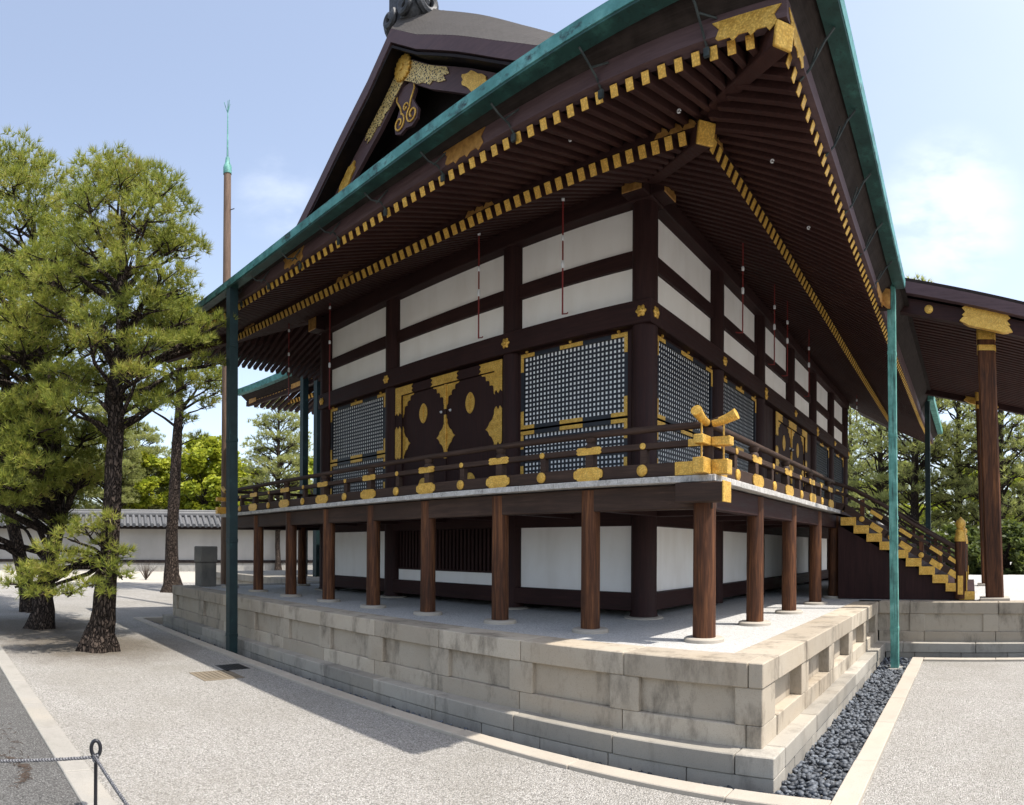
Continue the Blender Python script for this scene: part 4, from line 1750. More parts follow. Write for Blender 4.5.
t = NT('filigree')
v = t.voro(t.coords(), 24, 'Distance', 'DISTANCE_TO_EDGE')
n1 = t.noise(t.coords(), 12, 3)
c = t.mix(t.rng(v, .14, .22), t.ramp(n1, [(.3, (.55, .38, .13)), (.7, (.80, .62, .28))]), (.012, .008, .008))
M['filigree'] = t.set(c, .45, t.rng(v, .14, .22, .45, 0), .4)
for sgn in (-1, 1):
    g = MB()
    g.prism(wing(sgn), (0, -.012, 0))
    part(g, 'gold_plate', 'filigree', bb_)
    g = MB()
    pts = []
    for k in range(24):
        t_ = 2 * math.pi * k / 24
        rr = 1 + .12 * math.cos(7 * t_)
        o_ = 1.60 + .27 * rr * math.cos(t_)
        pts.append(bpt(o_, sgn, YB0, -.50 + .14 * rr * math.sin(t_)))
    g.prism(pts, (0, -.03, 0))
    part(g, 'gold_plate', 'gold', bb_)
    g = MB()
    o_ = 3.35
    pts = [bpt(o_ + .33 * (1 + .12 * math.cos(7 * t_)) * math.cos(t_), sgn, YB0, -.50 + .15 * (1 + .12 * math.cos(7 * t_)) * math.sin(t_)) for t_ in [2 * math.pi * k / 24 for k in range(24)]]
    g.prism(pts, (0, -.03, 0))
    part(g, 'gold_plate', 'gold', bb_)
g = MB()
cz = prof(6.85) - .50
rings = []
for rr, h in ((1, 0), (1, .03), (.9, .045), (.3, .05), (.26, .065), (.05, .07)):
    rings.append([Vector((GX + .19 * rr * (1 + (.06 * math.cos(16 * t_) if rr > .5 else 0)) * math.cos(t_), YB0 - .012 - h, cz + .19 * rr * (1 + (.06 * math.cos(16 * t_) if rr > .5 else 0)) * math.sin(t_))) for t_ in [2 * math.pi * k / 96 for k in range(96)]])
g.loft(rings)
part(g, 'gold_crest', 'gold', bb_, 40)
# pendant with gold scrolls
b = MB()
zt = prof(6.85) - .74
pts = [(-.20, 0), (-.24, -.18), (-.16, -.30), (-.22, -.40), (-.30, -.52), (-.27, -.66), (-.14, -.72), (0, -.68), (.14, -.72), (.27, -.66), (.30, -.52), (.22, -.40), (.16, -.30), (.24, -.18), (.20, 0)]
b.prism([(GX + u, -.96, zt + z) for u, z in pts], (0, .05, 0))
pd = part(b, 'gable_pendant', 'purple_wood', hall)


def spiral(cx_, cz_, r0, turns, sg, a0):
    return [(cx_ + sg * (r0 * (1 - .75 * s)) * math.cos(a0 + turns * 6.283 * s), cz_ + (r0 * (1 - .75 * s)) * math.sin(a0 + turns * 6.283 * s)) for s in [k / 24 for k in range(25)]]


g = MB()
for sg in (-1, 1):
    g.tube([(GX + u, -.975, zt + z) for u, z in spiral(sg * .16, -.54, .14, 1.4, sg, 1.9)], .016, 6)
    g.tube([(GX + sg * u, -.975, zt + z) for u, z in ((.20, -.02), (.22, -.16), (.13, -.30), (.10, -.40))], .014, 6)
g.tube([(GX + u, -.975, zt + z) for u, z in spiral(0, -.36, .07, 1, 1, 0)], .013, 6)
part(g, 'gold_scroll', 'gold', pd, 50)
# ridge with its end tile
b = MB()
b.box(GX - .26, GX + .26, -1.0, 13, 9.86, 10.18, .03)
b.box(GX - .32, GX + .32, -1.02, 13, 10.181, 10.25, .02)
b.tube([(GX, -1.0, 10.27), (GX, 13, 10.27)], .12, 10)
rd = part(b, 'ridge', 'ornament_tile', hall, 40)
b = MB()
b.box(GX - .34, GX + .36, -1.12, -.55, 10.06, 10.75, .09)
for sg in (-1, 1):
    b.tube([(GX + sg * .39, -.85 + u, 10.32 + z) for u, z in spiral(0, 0, .2, 1.3, 1, 2.5)], .07, 8)
    b.tube([(GX + sg * .38, -.6 + .5 * q, 10.14 + .1 * math.sin(q * 9)) for q in [k / 8 for k in range(9)]], [.11, .12, .1, .11, .1, .1, .09, .08, .06], 8)
    b.tube([(GX + sg * u, -1.15, 10.2 + z) for u, z in spiral(.2, .05, .13, 1.2, 1, 2.5)], .055, 8)
b.box(GX - .30, GX + .31, -.54, 12.9, 10.0, 10.17, .02)
b.box(GX - .37, GX + .38, -.54, 12.9, 10.26, 10.34, .02)
part(b, 'ridge_end_tile', 'ornament_tile', rd, 40)

# ---- copper gutters
b = MB()
b.loft([[Vector((x_, -3.10, gf_z(x_) - .12)), Vector((x_, -2.945, gf_z(x_) - .125)), Vector((x_, -2.945, gf_z(x_) + .005)), Vector((x_, -3.115, gf_z(x_))), ] for x_ in np.linspace(-10.62, 3.10, 60)])
gut = part(b, 'gutter', 'patina_dark', hall, 30)
b = MB()
b.loft([[Vector((3.10, y_, gr_z(y_) - .12)), Vector((2.93, y_, gr_z(y_) - .125)), Vector((2.93, y_, gr_z(y_) + .005)), Vector((3.115, y_, gr_z(y_)))] for y_ in np.linspace(-2.944, 2.66, 30)])
gut2 = part(b, 'gutter', 'patina_dark', hall, 30)
b = MB()
b.loft([[Vector((XL - 3.10, y_, 6.52)), Vector((XL - 2.95, y_, 6.515)), Vector((XL - 2.95, y_, 6.65)), Vector((XL - 3.115, y_, 6.66))] for y_ in (-2.94, 8)])
part(b, 'gutter', 'patina', hall, 30)
b = MB()
for k in range(4):
    z = -3.1 + .95 * k
    b.box(3.117, 3.125, z, z + .94, gr_z(z) - .02, gr_z(z) + .0)
g0 = gut
b = MB()
b.loft([[Vector((x_, -3.103, gf_z(x_) - .10)), Vector((x_, -3.112, gf_z(x_) - .10)), Vector((x_, -3.122, gf_z(x_) + .004)), Vector((x_, -3.105, gf_z(x_) + .004))] for x_ in np.linspace(-10.62, 3.10, 60)])
part(b, 'gutter_face', 'patina_gutter', gut, 30)
b = MB()
b.loft([[Vector((3.103, y_, gr_z(y_) - .10)), Vector((3.112, y_, gr_z(y_) - .10)), Vector((3.122, y_, gr_z(y_) + .004)), Vector((3.105, y_, gr_z(y_) + .004))] for y_ in np.linspace(-3.1, 2.66, 30)])
part(b, 'gutter_face', 'patina_gutter', gut2, 30)
# iron straps holding the gutters
for x_ in [2.05 - 1.02 * k for k in range(12)]:
    b = MB()
    z = gf_z(x_)
    b.tube([(x_, -3.02, z - .135), (x_ + .02, -2.93, z - .20), (x_ + .03, -2.80, fo_z(x_) + .10), (x_ + .03, -2.71, fo_z(x_) + .03)], .011, 6)
    b.tube([(x_ + .025, -2.86, z - .22), (x_ + .14, -2.775, fo_z(x_) + .2)], .009, 6)
    b.box(x_ + .005, x_ + .055, -2.735, -2.71, fo_z(x_) - .04, fo_z(x_) + .03)
    part(b, 'gutter_strap', 'ironwork_grey', gut, 50)
for y_ in [-2.2 + .98 * k for k in range(5)]:
    b = MB()
    z = gr_z(y_)
    b.tube([(3.02, y_, z - .135), (2.93, y_ + .02, z - .22), (2.80, y_ + .03, ro_z(y_) + .12), (2.71, y_ + .03, ro_z(y_) + .03)], .011, 6)
    b.tube([(2.86, y_ + .025, z - .26), (2.775, y_ + .14, ro_z(y_) + .2)], .009, 6)
    part(b, 'gutter_strap', 'ironwork_grey', gut2, 50)
# small eye hooks under the rafters
for p_ in ((1.50, -2.05, 5.96), (.35, -2.2, 5.98), (-.9, -2.1, 6.03), (2.15, -1.2, 5.82), (2.2, .1, 5.75)):
    b = MB()
    b.tube([Vector(p_) + Vector((.016 * math.cos(t_), 0, .016 * math.sin(t_) - .025)) for t_ in [k * .5 for k in range(12)]], .008, 6)
    part(b, 'eye_hook', 'white_metal', hall, 50)


def square_pipe(pts, w, m, bands, label=None, d=None):
    b = MB()
    rings = [[Vector((p_[0] + sx * w / 2, p_[1] + sy * (d or w) / 2, p_[2])) for sx, sy in ((-1, -1), (1, -1), (1, 1), (-1, 1))] for p_ in pts]
    b.loft(rings)
    for z in bands:
        f = (z - pts[0][2]) / (pts[-1][2] - pts[0][2])
        c_ = Vector(pts[0]).lerp(Vector(pts[-1]), f)
        b.box(c_.x - w / 2 - .006, c_.x + w / 2 + .006, c_.y - (d or w) / 2 - .006, c_.y + (d or w) / 2 + .006, z - .03, z + .03, .004)
    o = part(b, 'downpipe', m, hall, 30)
    if label:
        o['label'] = label
    return o


square_pipe([(2.975, 2.62, -.10), (2.90, 2.62, 6.0)], .125, 'patina', (.55, 2.3, 3.6, 4.9), 'bright green copper downpipe standing in the pebble ditch')
b = MB()
b.box(2.87, 3.09, 2.48, 2.76, -.14, -.06, .01)
o = part(b, 'pipe_base', 'slab', hall)
square_pipe([(-5.80, -3.0, -.10), (-5.82, -3.02, gf_z(-5.8) - .1)], .15, 'pipe_dark', (.3, 1.9, 3.6, 5.2), 'dark green copper downpipe at the far end of the gutter')
square_pipe([(2.98, 10.4, ZS), (2.93, 10.4, 5.95)], .14, 'pipe_dark', (2.5, 4.0), 'dark green downpipe beyond the stairs')
b = MB()
b.loft([[Vector((3.12, y_, 5.93)), Vector((2.95, y_, 5.92)), Vector((2.95, y_, 6.06)), Vector((3.13, y_, 6.07))] for y_ in (10.2, 15.5)])
part(b, 'gutter', 'patina', hall)

# ---- porch roof over the stairs
KY0, KY1 = 3.62, 9.9
kz = lambda x: 6.47 - .205 * (x - 2.9)
b = MB()
xk = [2.8, 3.6, 4.4, 5.2, 5.9]
for y0, y1, nm in ((KY0 - .06, KY0 + .07, 'fascia'), (KY1 - .07, KY1 + .06, 'fascia')):
    b = MB()
    b.loft([[Vector((x_, y0, kz(x_) - .20)), Vector((x_, y1, kz(x_) - .20)), Vector((x_, y1, kz(x_))), Vector((x_, y0, kz(x_) + .0))] for x_ in xk])
    if nm == 'fascia':
        porch = part(b, 'porch_roof', 'purple_wood', hall) if y0 < 5 else part(b, 'fascia', 'purple_wood', porch)
b = MB()
b.loft([[Vector((x_, KY0 - .0, kz(x_) + .01)), Vector((x_, KY1, kz(x_) + .01)), Vector((x_, KY1, kz(x_) + .08)), Vector((x_, KY0, kz(x_) + .08))] for x_ in xk])
part(b, 'porch_thatch', 'bark_thatch', porch)
b = MB()
b.loft([[Vector((x_, KY0 + .08, kz(x_) - .26)), Vector((x_, KY1 - .08, kz(x_) - .26)), Vector((x_, KY1 - .08, kz(x_) - .24)), Vector((x_, KY0 + .08, kz(x_) - .24))] for x_ in xk])
part(b, 'porch_soffit', 'lacquer_y', porch)
b = MB()
for k in range(36):
    y_ = KY0 + .22 + k * .168
    b.beam((2.8, y_, kz(2.8) - .31), (5.85, y_, kz(5.85) - .31), .085, .10)
part(b, 'porch_rafters', 'rafter_wood', porch)
b = MB()
for x_ in [3.0 + .24 * k for k in range(12)]:
    b.box(x_ - .03, x_ + .03, KY0 + .1, KY1 - .1, kz(x_) - .285, kz(x_) - .262)
part(b, 'porch_battens', 'lacquer_y', porch)
for y0, y1 in ((KY0 + .09, KY0 + .24), (KY1 - .24, KY1 - .09)):
    b = MB()
    b.loft([[Vector((x_, y0, kz(x_) - .50)), Vector((x_, y1, kz(x_) - .50)), Vector((x_, y1, kz(x_) - .262)), Vector((x_, y0, kz(x_) - .262))] for x_ in xk])
    bm_ = part(b, 'porch_beam', 'lacquer_x', hall)
    g = MB()
    g.prism([(2.62, y0 - .008, 5.98), (2.86, y0 - .008, 5.96), (2.86, y0 - .008, 6.30), (2.62, y0 - .008, 6.28), (2.58, y0 - .008, 6.2), (2.63, y0 - .008, 6.13)], (0, -.012, 0))
    part(g, 'gold_plate', 'gold', bm_)
g = MB()
g.prism([(2.50, 2.45, 5.86), (2.86, 2.45, 5.56), (2.90, 2.45, 5.56), (2.90, 2.45, 5.86), (2.70, 2.45, 5.90)], (0, .02, 0))
b = MB()
b.box(2.60, 2.90, 2.471, 2.60, 5.58, 5.9)
o = part(b, 'beam_end', 'lacquer_x', hall)
part(g, 'gold_plate', 'gold_aged', o)
g = MB()
g.lathe((3.42, KY0 + .088, kz(3.42) - .37), [(.075, 0), (.075, .014), (.05, .024), (.02, .03)], 20, 'y')
part(g, 'gold_medallion', 'gold', porch, 40)
for y_ in (4.28, 9.1):
    b = MB()
    w = .165
    ring = lambda z, cx_: [Vector((cx_ + a_ * w, y_ + c_ * w, z)) for a_, c_ in ((-1, -.8), (-.8, -1), (.8, -1), (1, -.8), (1, .8), (.8, 1), (-.8, 1), (-1, .8))]
    b.loft([ring(ZS + .05, 4.60), ring(5.95, 4.42)])
    po = part(b, 'porch_post', 'post_wood', hall)
    b = MB()
    b.box(4.33, 4.87, y_ - .27, y_ + .27, ZS - .02, ZS + .05, .01)
    part(b, 'post_base', 'kerb_stone', po)
    g = MB()
    w = .172
    g.loft([ring(5.40, 4.439), ring(5.50, 4.436)])
    part(g, 'gold_band', 'gold', po)
    g = MB()
    g.loft([ring(5.60, 4.432), ring(5.85, 4.424)])
    part(g, 'gold_band', 'gold', po)
    g = MB()
    zc = kz(4.42) - .44
    dz = -.205
    pts = [(-.30, .03), (-.42, .10), (-.36, .16), (-.42, .22), (-.35, .28), (-.40, .36), (.40, .36), (.36, .28), (.42, .22), (.36, .16), (.42, .10), (.30, .03), (.16, .0), (-.16, .0)]
    yf = (KY0 + .09 - .035) if y_ < 5 else KY1 - .30
    g.prism([(4.42 + u, yf, zc + v_ - .02 + dz * u) for u, v_ in pts], (0, .03, 0))
    pts = [(-.46, -.02), (-.40, .06), (.40, .06), (.46, -.02), (.30, -.07), (-.30, -.07)]
    g.prism([(4.42 + u, yf - .03, zc + v_ - .02 + dz * u) for u, v_ in pts], (0, .10, 0))
    part(g, 'gold_bracket', 'gold', po)
    b = MB()
    b.box(4.27, 4.57, yf + .08, y_ + .25, 5.86, 5.93, .01)
    part(b, 'bracket_block', 'lacquer_x', po)

# ================================================================== SMALL THINGS
# hook rods for the shutters, hanging from the rafters
def hook_rod(x, y, zt, zb, axis, label):
    e = empty('hook_rod', (x, y, zb), label, 'hook rod', 'hook rods hanging under the eaves')
    b = MB()
    b.tube([(x, y, zt + .16), (x, y, zb)], (.0115 if axis == 'f' else .0105), 6)
    if axis == 'f':
        b.tube([(x - .002, y, zb + .006), (x + .07, y, zb - .004), (x + .085, y, zb + .01)], .008, 6)
    else:
        b.tube([(x, y + .002, zb + .006), (x - .07, y - .05, zb - .004), (x - .085, y - .06, zb + .01)], .008, 6)
    part(b, 'rod', 'red_rod', e, 50)
    L_ = zt - zb
    for f, h in ((.03, .03), (.36, .035), (.58, .05)):
        b = MB()
        z = zt - L_ * f
        b.lathe((x, y, z), [(.012, -h), (.022, -h * .6), (.022, h * .6), (.012, h)], 10)
        part(b, 'collar', 'white_metal', e, 50)


RODS = [(-.70, -.9, 6.30, 4.78, 'f', 'thin red hook rod before the white panels between front corner and the gilded door'),
        (-2.18, -.9, 6.32, 4.78, 'f', 'thin red hook rod hanging beside the jamb between gilded door and nearest front lattice'),
        (-6.05, -.9, 6.38, 4.40, 'f', 'red hook rod hanging at the outermost front column beside the farthest white panel'),
        (-7.63, -.9, 6.38, 4.88, 'f', 'red hook rod hanging in the open beyond the front wall, before the walkway eaves'),
        (.9, 1.30, 6.42, 4.95, 'r', 'red hook rod nearest the building corner on the sunny stair side'),
        (.9, 2.83, 6.42, 4.90, 'r', 'second red hook rod from the building corner on the stair side'),
        (.9, 3.60, 6.42, 4.91, 'r', 'third red hook rod from the building corner on the stair side'),
        (.9, 5.15, 6.42, 4.90, 'r', 'fourth red hook rod from the building corner, over the stair side gilded doors'),
        (.9, 10.6, 6.40, 5.45, 'r', 'farthest red hook rod on the stair side, near the rear eaves')]
for r_ in RODS:
    hook_rod(*r_)
# long lamp chain seen at the far left, hanging from the left eaves
# lightning rod pole
px_, py_ = -11.85, -.48
pole = empty('lightning_pole', (px_, py_, 0), 'tall weathered timber pole with a slim copper lightning rod on top', 'pole')
b = MB()
b.tube([(px_, py_, -.2), (px_, py_, 6), (px_, py_, 12.0)], [.13, .12, .10], 14)
part(b, 'shaft', 'pole_wood', pole, 50)
b = MB()
b.tube([(px_, py_, 11.9), (px_, py_, 12.1), (px_, py_, 12.2), (px_, py_, 12.35)], [.115, .115, .07, .05], 12)
sh = part(b, 'copper_cap', 'patina', pole, 50)
b = MB()
b.tube([(px_, py_, 12.3), (px_, py_, 13.75)], [.028, .012], 8)
for k in range(3):
    a_ = k * 2.1
    b.tube([(px_, py_, 13.55), (px_ + .05 * math.cos(a_), py_ + .05 * math.sin(a_), 13.7), (px_ + .10 * math.cos(a_), py_ + .10 * math.sin(a_), 13.86)], .009, 5)
b.tube([(px_, py_, 13.7), (px_, py_, 13.9)], .008, 6)
part(b, 'lightning_rod', 'patina', sh, 50)
b = MB()
b.tube([(px_ + .1, py_ + .05, 10.9), (px_ + .2, py_ + .12, 10.9)], .012, 6)
part(b, 'step_peg', 'iron', pole)

# stone pillar by the far platform end
mk_stone('old_slab', (.13, .125, .11), (.19, .18, .165), (.05, .05, .046))
sp = empty('stone_pillar', (-9.72, -1.9, ZS), 'squat grey two piece stone pillar on the far end of the platform behind the dark pipe', 'pillar')
b = MB()
b.box(-9.92, -9.52, -2.1, -1.72, ZS - .02, 1.42, .015)
part(b, 'pillar_base', 'old_slab', sp)
b = MB()
b.box(-9.94, -9.50, -2.12, -1.70, 1.425, 1.80, .02)
part(b, 'pillar_head', 'old_slab', sp)

# covered way at the back left: eaves like the hall's on dark pipes
aw = empty('covered_walkway', (-14.5, 5, 0), 'small eaves with copper gutter and gold rafter ends glimpsed under the big hall eaves', 'walkway roof')
AX0, AX1, AY = -18.5, -10.9, 2.9
az_ = lambda x: 7.05 + .18 * (max(0, -14 - x) / 4.5) ** 2
b = MB()
axs = list(np.linspace(AX0, AX1, 14))
b.loft([[Vector((x_, AY - .08, az_(x_) + .42)), Vector((x_, AY + .1, az_(x_) + .40)), Vector((x_, AY + .1, az_(x_) + .62)), Vector((x_, AY - .1, az_(x_) + .62))] for x_ in axs])
part(b, 'gutter', 'patina_gutter', aw)
b = MB()
b.loft([[Vector((x_, AY + .12, az_(x_) + .45)), Vector((x_, AY + .45, az_(x_) + .18)), Vector((x_, AY + 4.2, az_(x_) + 1.3)), Vector((x_, AY + 8.2, az_(x_) + .3)), Vector((x_, AY + 8.2, az_(x_) + .6)), Vector((x_, AY + 4.2, az_(x_) + 2.6)), Vector((x_, AY + .12, az_(x_) + .7))] for x_ in axs])
part(b, 'walkway_thatch', 'bark_thatch', aw)
b = MB()
gl = []
x_ = AX0 + .5
while x_ < AX1:
    b.beam((x_, AY + 2.0, az_(x_) + .75), (x_, AY + .42, az_(x_) + .12), .10, .12)
    g = MB()
    gl.append(g)
    g.beam((x_, AY + .43, az_(x_) + .124), (x_, AY + .40, az_(x_) + .112), .108, .13)
    b.beam((x_, AY + 3.4, az_(x_) + .85), (x_, AY + 1.75, az_(x_) + .22), .10, .14)
    g = MB()
    gl.append(g)
    g.beam((x_, AY + 1.76, az_(x_) + .224), (x_, AY + 1.73, az_(x_) + .212), .108, .15)
    x_ += .22
y_ = AY + .6
while y_ < AY + 8:
    b.beam((AX0 + 2.2, y_, 7.75), (AX0 + .35, y_, 7.22), .11, .13)
    y_ += .26
ar = part(b, 'walkway_rafters', 'rafter_wood', aw)
for g in gl:
    part(g, 'gold_cap', 'gold', ar)
b = MB()
b.loft([[Vector((x_, AY + .38, az_(x_) + .02)), Vector((x_, AY + .5, az_(x_) + .02)), Vector((x_, AY + .5, az_(x_) + .2)), Vector((x_, AY + .38, az_(x_) + .2))] for x_ in axs])
for um in (-17.9, -14.6, -12.2):
    pass
part(b, 'eave_board', 'lacquer_x', aw)
for um in (-17.9, -14.6):
    g = MB()
    g.box(um - .3, um + .3, AY + .355, AY + .372, az_(um) + .10, az_(um) + .42, .01)
    part(g, 'gold_plate', 'gold_aged', aw)
for x_, y_ in ((-13.75, AY + .2), (-13.15, AY + .35)):
    b = MB()
    b.box(x_ - .10, x_ + .10, y_ - .1, y_ + .1, 0, 7.5)
    part(b, 'downpipe', 'pipe_dark', aw)
for x_, y_ in ((-12.1, AY + 1.8), (-12.1, AY + 6), (-17, AY + 6.2)):
    b = MB()
    b.lathe((x_, y_, 0), [(.16, .9), (.16, 7.6)], 12)
    part(b, 'walkway_post', 'lacquer', aw, 40)
b = MB()
b.box(-18.2, -10.7, AY - 1.0, AY + 8, -.05, .62, .02)
b.box(-18.3, -10.6, AY - 1.1, AY + 8.1, .621, .86, .02)
part(b, 'walkway_base', 'granite_grey', aw)

# drain covers in the gravel
mk_stone('drain_stone', (.17, .14, .10), (.23, .19, .14), (.10, .085, .065))
for nm, (x_, y_, w_, d_), lab in (('drain_grate', (-4.10, -4.0, .30, .30), 'tan square drain cover set flush in the sunlit gravel'),
                                  ('drain_cover', (-4.55, -3.55, .26, .24), 'dark square drain cover in the shade beside the ditch kerb')):
    b = MB()
    b.box(x_ - w_, x_ + w_, y_ - d_, y_ + d_, -.02, .006)
    e = part(b, 'tmp', 'drain_stone' if nm == 'drain_grate' else 'slab', plat)
    e.parent = None
    e.name = nm
    e.data.name = nm
    e.matrix_parent_inverse = Matrix.Identity(4)
    tag(e, lab, 'drain cover')
    b = MB()
    for k in range(7):
        yy = y_ - d_ * .72 + k * d_ * .24
        b.box(x_ - w_ * .8, x_ + w_ * .8, yy - .022, yy + .022, .0065, .012)
    attach(b.build('grille', M['drain_stone' if nm == 'drain_grate' else 'iron']), e)

# rope stake and ropes
sx_, sy_ = .03, -6.60
st = empty('rope_stake', (sx_, sy_, 0), 'black iron stake with a ring eye carrying the rope barrier', 'stake')
b = MB()
b.tube([(sx_, sy_, -.1), (sx_, sy_, .41)], .0125, 12)
part(b, 'shaft', 'black_paint', st, 50)
rx_, ry_ = .78, .62            # ring faces the path
b = MB()
dd = Vector((.3, .95, 0)).normalized()
pts = [Vector((sx_, sy_, .465)) + dd * (.030 * math.cos(a_)) + Vector((0, 0, .052 * math.sin(a_))) for a_ in [2 * math.pi * k / 24 for k in range(25)]]
b.tube(pts, .013, 10)
part(b, 'ring_eye', 'black_paint', st, 60)


def rope(name, p0, p1, sag, label):
    b = MB()
    p0, p1 = Vector(p0), Vector(p1)
    pts = [p0.lerp(p1, k / 40) - Vector((0, 0, sag * 4 * (k / 40) * (1 - k / 40))) for k in range(41)]
    L_ = (p1 - p0).length
    for ph in range(3):
        sp_ = []
        n = int(L_ / .011)
        d_ = (p1 - p0).normalized()
        s1 = d_.cross(Vector((0, 0, 1))).normalized()
        for k in range(n + 1):
            f = k / n
            c_ = p0.lerp(p1, f) - Vector((0, 0, sag * 4 * f * (1 - f)))
            a_ = f * L_ / .045 * 6.283 + ph * 2.094
            sp_.append(c_ + s1 * (.0062 * math.cos(a_)) + Vector((0, 0, .0062 * math.sin(a_))))
        b.tube(sp_, .0068, 5)
    return tag(b.build(name, M['rope_fibre'], None, 60), label, 'rope', 'ropes of the barrier')


rope('rope', (sx_ - .01, sy_, .405), (-.30, -9.2, .40), .035, 'twisted grey rope running left from the stake over the path')
rope('rope', (sx_ + .01, sy_, .40), (2.6, -6.45, .40), .07, 'twisted grey rope slanting down right from the stake')
b = MB()
for k in range(5):
    pts = [Vector((sx_, sy_, .385 + k * .009)) + Vector((.019 * math.cos(a_), .019 * math.sin(a_), .004 * math.sin(3 * a_))) for a_ in [2 * math.pi * q / 16 for q in range(17)]]
    b.tube(pts, .006, 6)
part(b, 'rope_knot', 'rope_fibre', st, 60)

# twigs fallen on the path
t = NT('twig_wood')
M['twig_wood'] = t.set((.075, .056, .045), .9, 0, .1)
random.seed(21)
for k, (x_, y_, n_, rr, lab) in enumerate(((-1.75, -7.0, 16, .28, 'sparse brown twigs scattered on the grey path near the rope'),
                                           (-1.05, -7.02, 70, .26, 'curved heap of brown needle litter on the grey path under the rope'))):
    b = MB()
    for q in range(n_):
        a_ = random.uniform(0, 6.28)
        c_ = Vector((x_ + random.gauss(0, rr), y_ + random.gauss(0, .05) + (.0), .012))
        if k == 1:
            f = random.random()
            c_ = Vector((x_ - .25 + .75 * f, y_ + .16 * math.sin(f * 3) - .1 + random.gauss(0, .02), .012))
        d_ = Vector((math.cos(a_), math.sin(a_), 0)) * random.uniform(.015, .05)
        b.tube([c_ - d_, c_ + Vector((random.gauss(0, .01), random.gauss(0, .01), .004)), c_ + d_], .0025, 4)
    tag(b.build('twig_litter', M['twig_wood']), lab, 'twigs')

# ---- boundary wall with tiled roof, far left
WC = Vector((CAM.x, CAM.y, 0)) + d0 * 46
wall = empty('boundary_wall', WC, 'long pale plaster wall with a grey tiled roof behind the pines', 'wall')
RW = Matrix((d1.to_3d(), d0.to_3d(), Vector((0, 0, 1)))).transposed()    # local x along the wall, y away


def wpart(b, name, m, sm=None, parent=wall):
    b.v = [tuple(WC + RW @ Vector(p_)) for p_ in b.v]
    return part(b, name, m, parent, sm)


t = NT('shaded_plaster')
M['shaded_plaster'] = t.set(t.ramp(t.noise(t.coords((1, 1, .5)), .5, 5), [(.3, (.24, .235, .225)), (.7, (.33, .32, .305))]), .9, 0, .2)  # white plaster greyed: the shade on the wall is put into its colour
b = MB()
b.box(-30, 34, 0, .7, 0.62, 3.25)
wpart(b, 'plaster_face', 'shaded_plaster')
b = MB()
b.box(-30, 34, -.06, .8, 0, .60)
wpart(b, 'stone_footing', 'slab')
b = MB()
b.box(-30, 34, -.14, .001, .60, .80)
wpart(b, 'footing_board', 'dark_board')
b = MB()
b.box(-30, 34, -.85, .3, 3.0, 3.19)
wpart(b, 'eave_board', 'dark_board')
b = MB()
b.prism([(-30, -1.22, 3.20), (-30, .35, 3.95), (-30, 1.7, 3.26)], (64, 0, 0))
tr_ = wpart(b, 'tiled_roof', 'tile')
b = MB()
x_ = -30
while x_ < 34:
    b.tube([(x_, -1.24, 3.24), (x_, .3, 3.98)], .12, 8)
    x_ += .42
wpart(b, 'tile_rows', 'tile', 50, tr_)
b = MB()
x_ = -30
while x_ < 34:
    b.lathe((x_, -1.25, 3.24), [(.14, -.02), (.14, .03), (.03, .04)], 10, 'y')
    x_ += .42
wpart(b, 'eave_tiles', 'ornament_tile', 50, tr_)
b = MB()
b.box(-30, 34, .18, .52, 3.9, 4.28, .05)
b.tube([(-30, .35, 4.3), (34, .35, 4.3)], .13, 10)
wpart(b, 'ridge_tiles', 'tile', 50, tr_)

# ================================================================== TREES
rt = np.random.default_rng(3)


def pos(px, d):
    a_ = (px - CX) / F_PX - yaw
    return CAM.x + d * math.sin(a_), CAM.y + d * math.cos(a_)


def needles(centres, dirs, n, L, w, spread):
    """tufts of thin needle blades: centres (k,3), dirs (k,3)"""
    k = len(centres)
    c = np.repeat(centres, n, 0)
    d = np.repeat(dirs, n, 0) + rt.normal(0, spread, (k * n, 3))
    d /= np.linalg.norm(d, axis=1, keepdims=True) + 1e-9
    ln = L * rt.uniform(.65, 1.15, (k * n, 1))
    s = np.cross(d, rt.normal(0, 1, (k * n, 3)))
    s /= np.linalg.norm(s, axis=1, keepdims=True) + 1e-9
    base = c + d * ln * .04
    tip = c + d * ln
    v = np.stack([base - s * w, base + s * w, tip], 1).reshape(-1, 3)
    f = np.arange(len(v)).reshape(-1, 3)
    return v, f


def leaves(centres, size):
    k = len(centres)
    a = rt.normal(0, 1, (k, 3))
    a /= np.linalg.norm(a, axis=1, keepdims=True)
    a[:, 2] *= .5
    b_ = np.cross(a, rt.normal(0, 1, (k, 3)))
    b_ /= np.linalg.norm(b_, axis=1, keepdims=True) + 1e-9
    s = size * rt.uniform(.6, 1.3, (k, 1))
    v = np.stack([centres - a * s, centres + b_ * s * .5, centres + a * s, centres - b_ * s * .5], 1).reshape(-1, 3)
    return v, np.arange(k * 4).reshape(-1, 4)


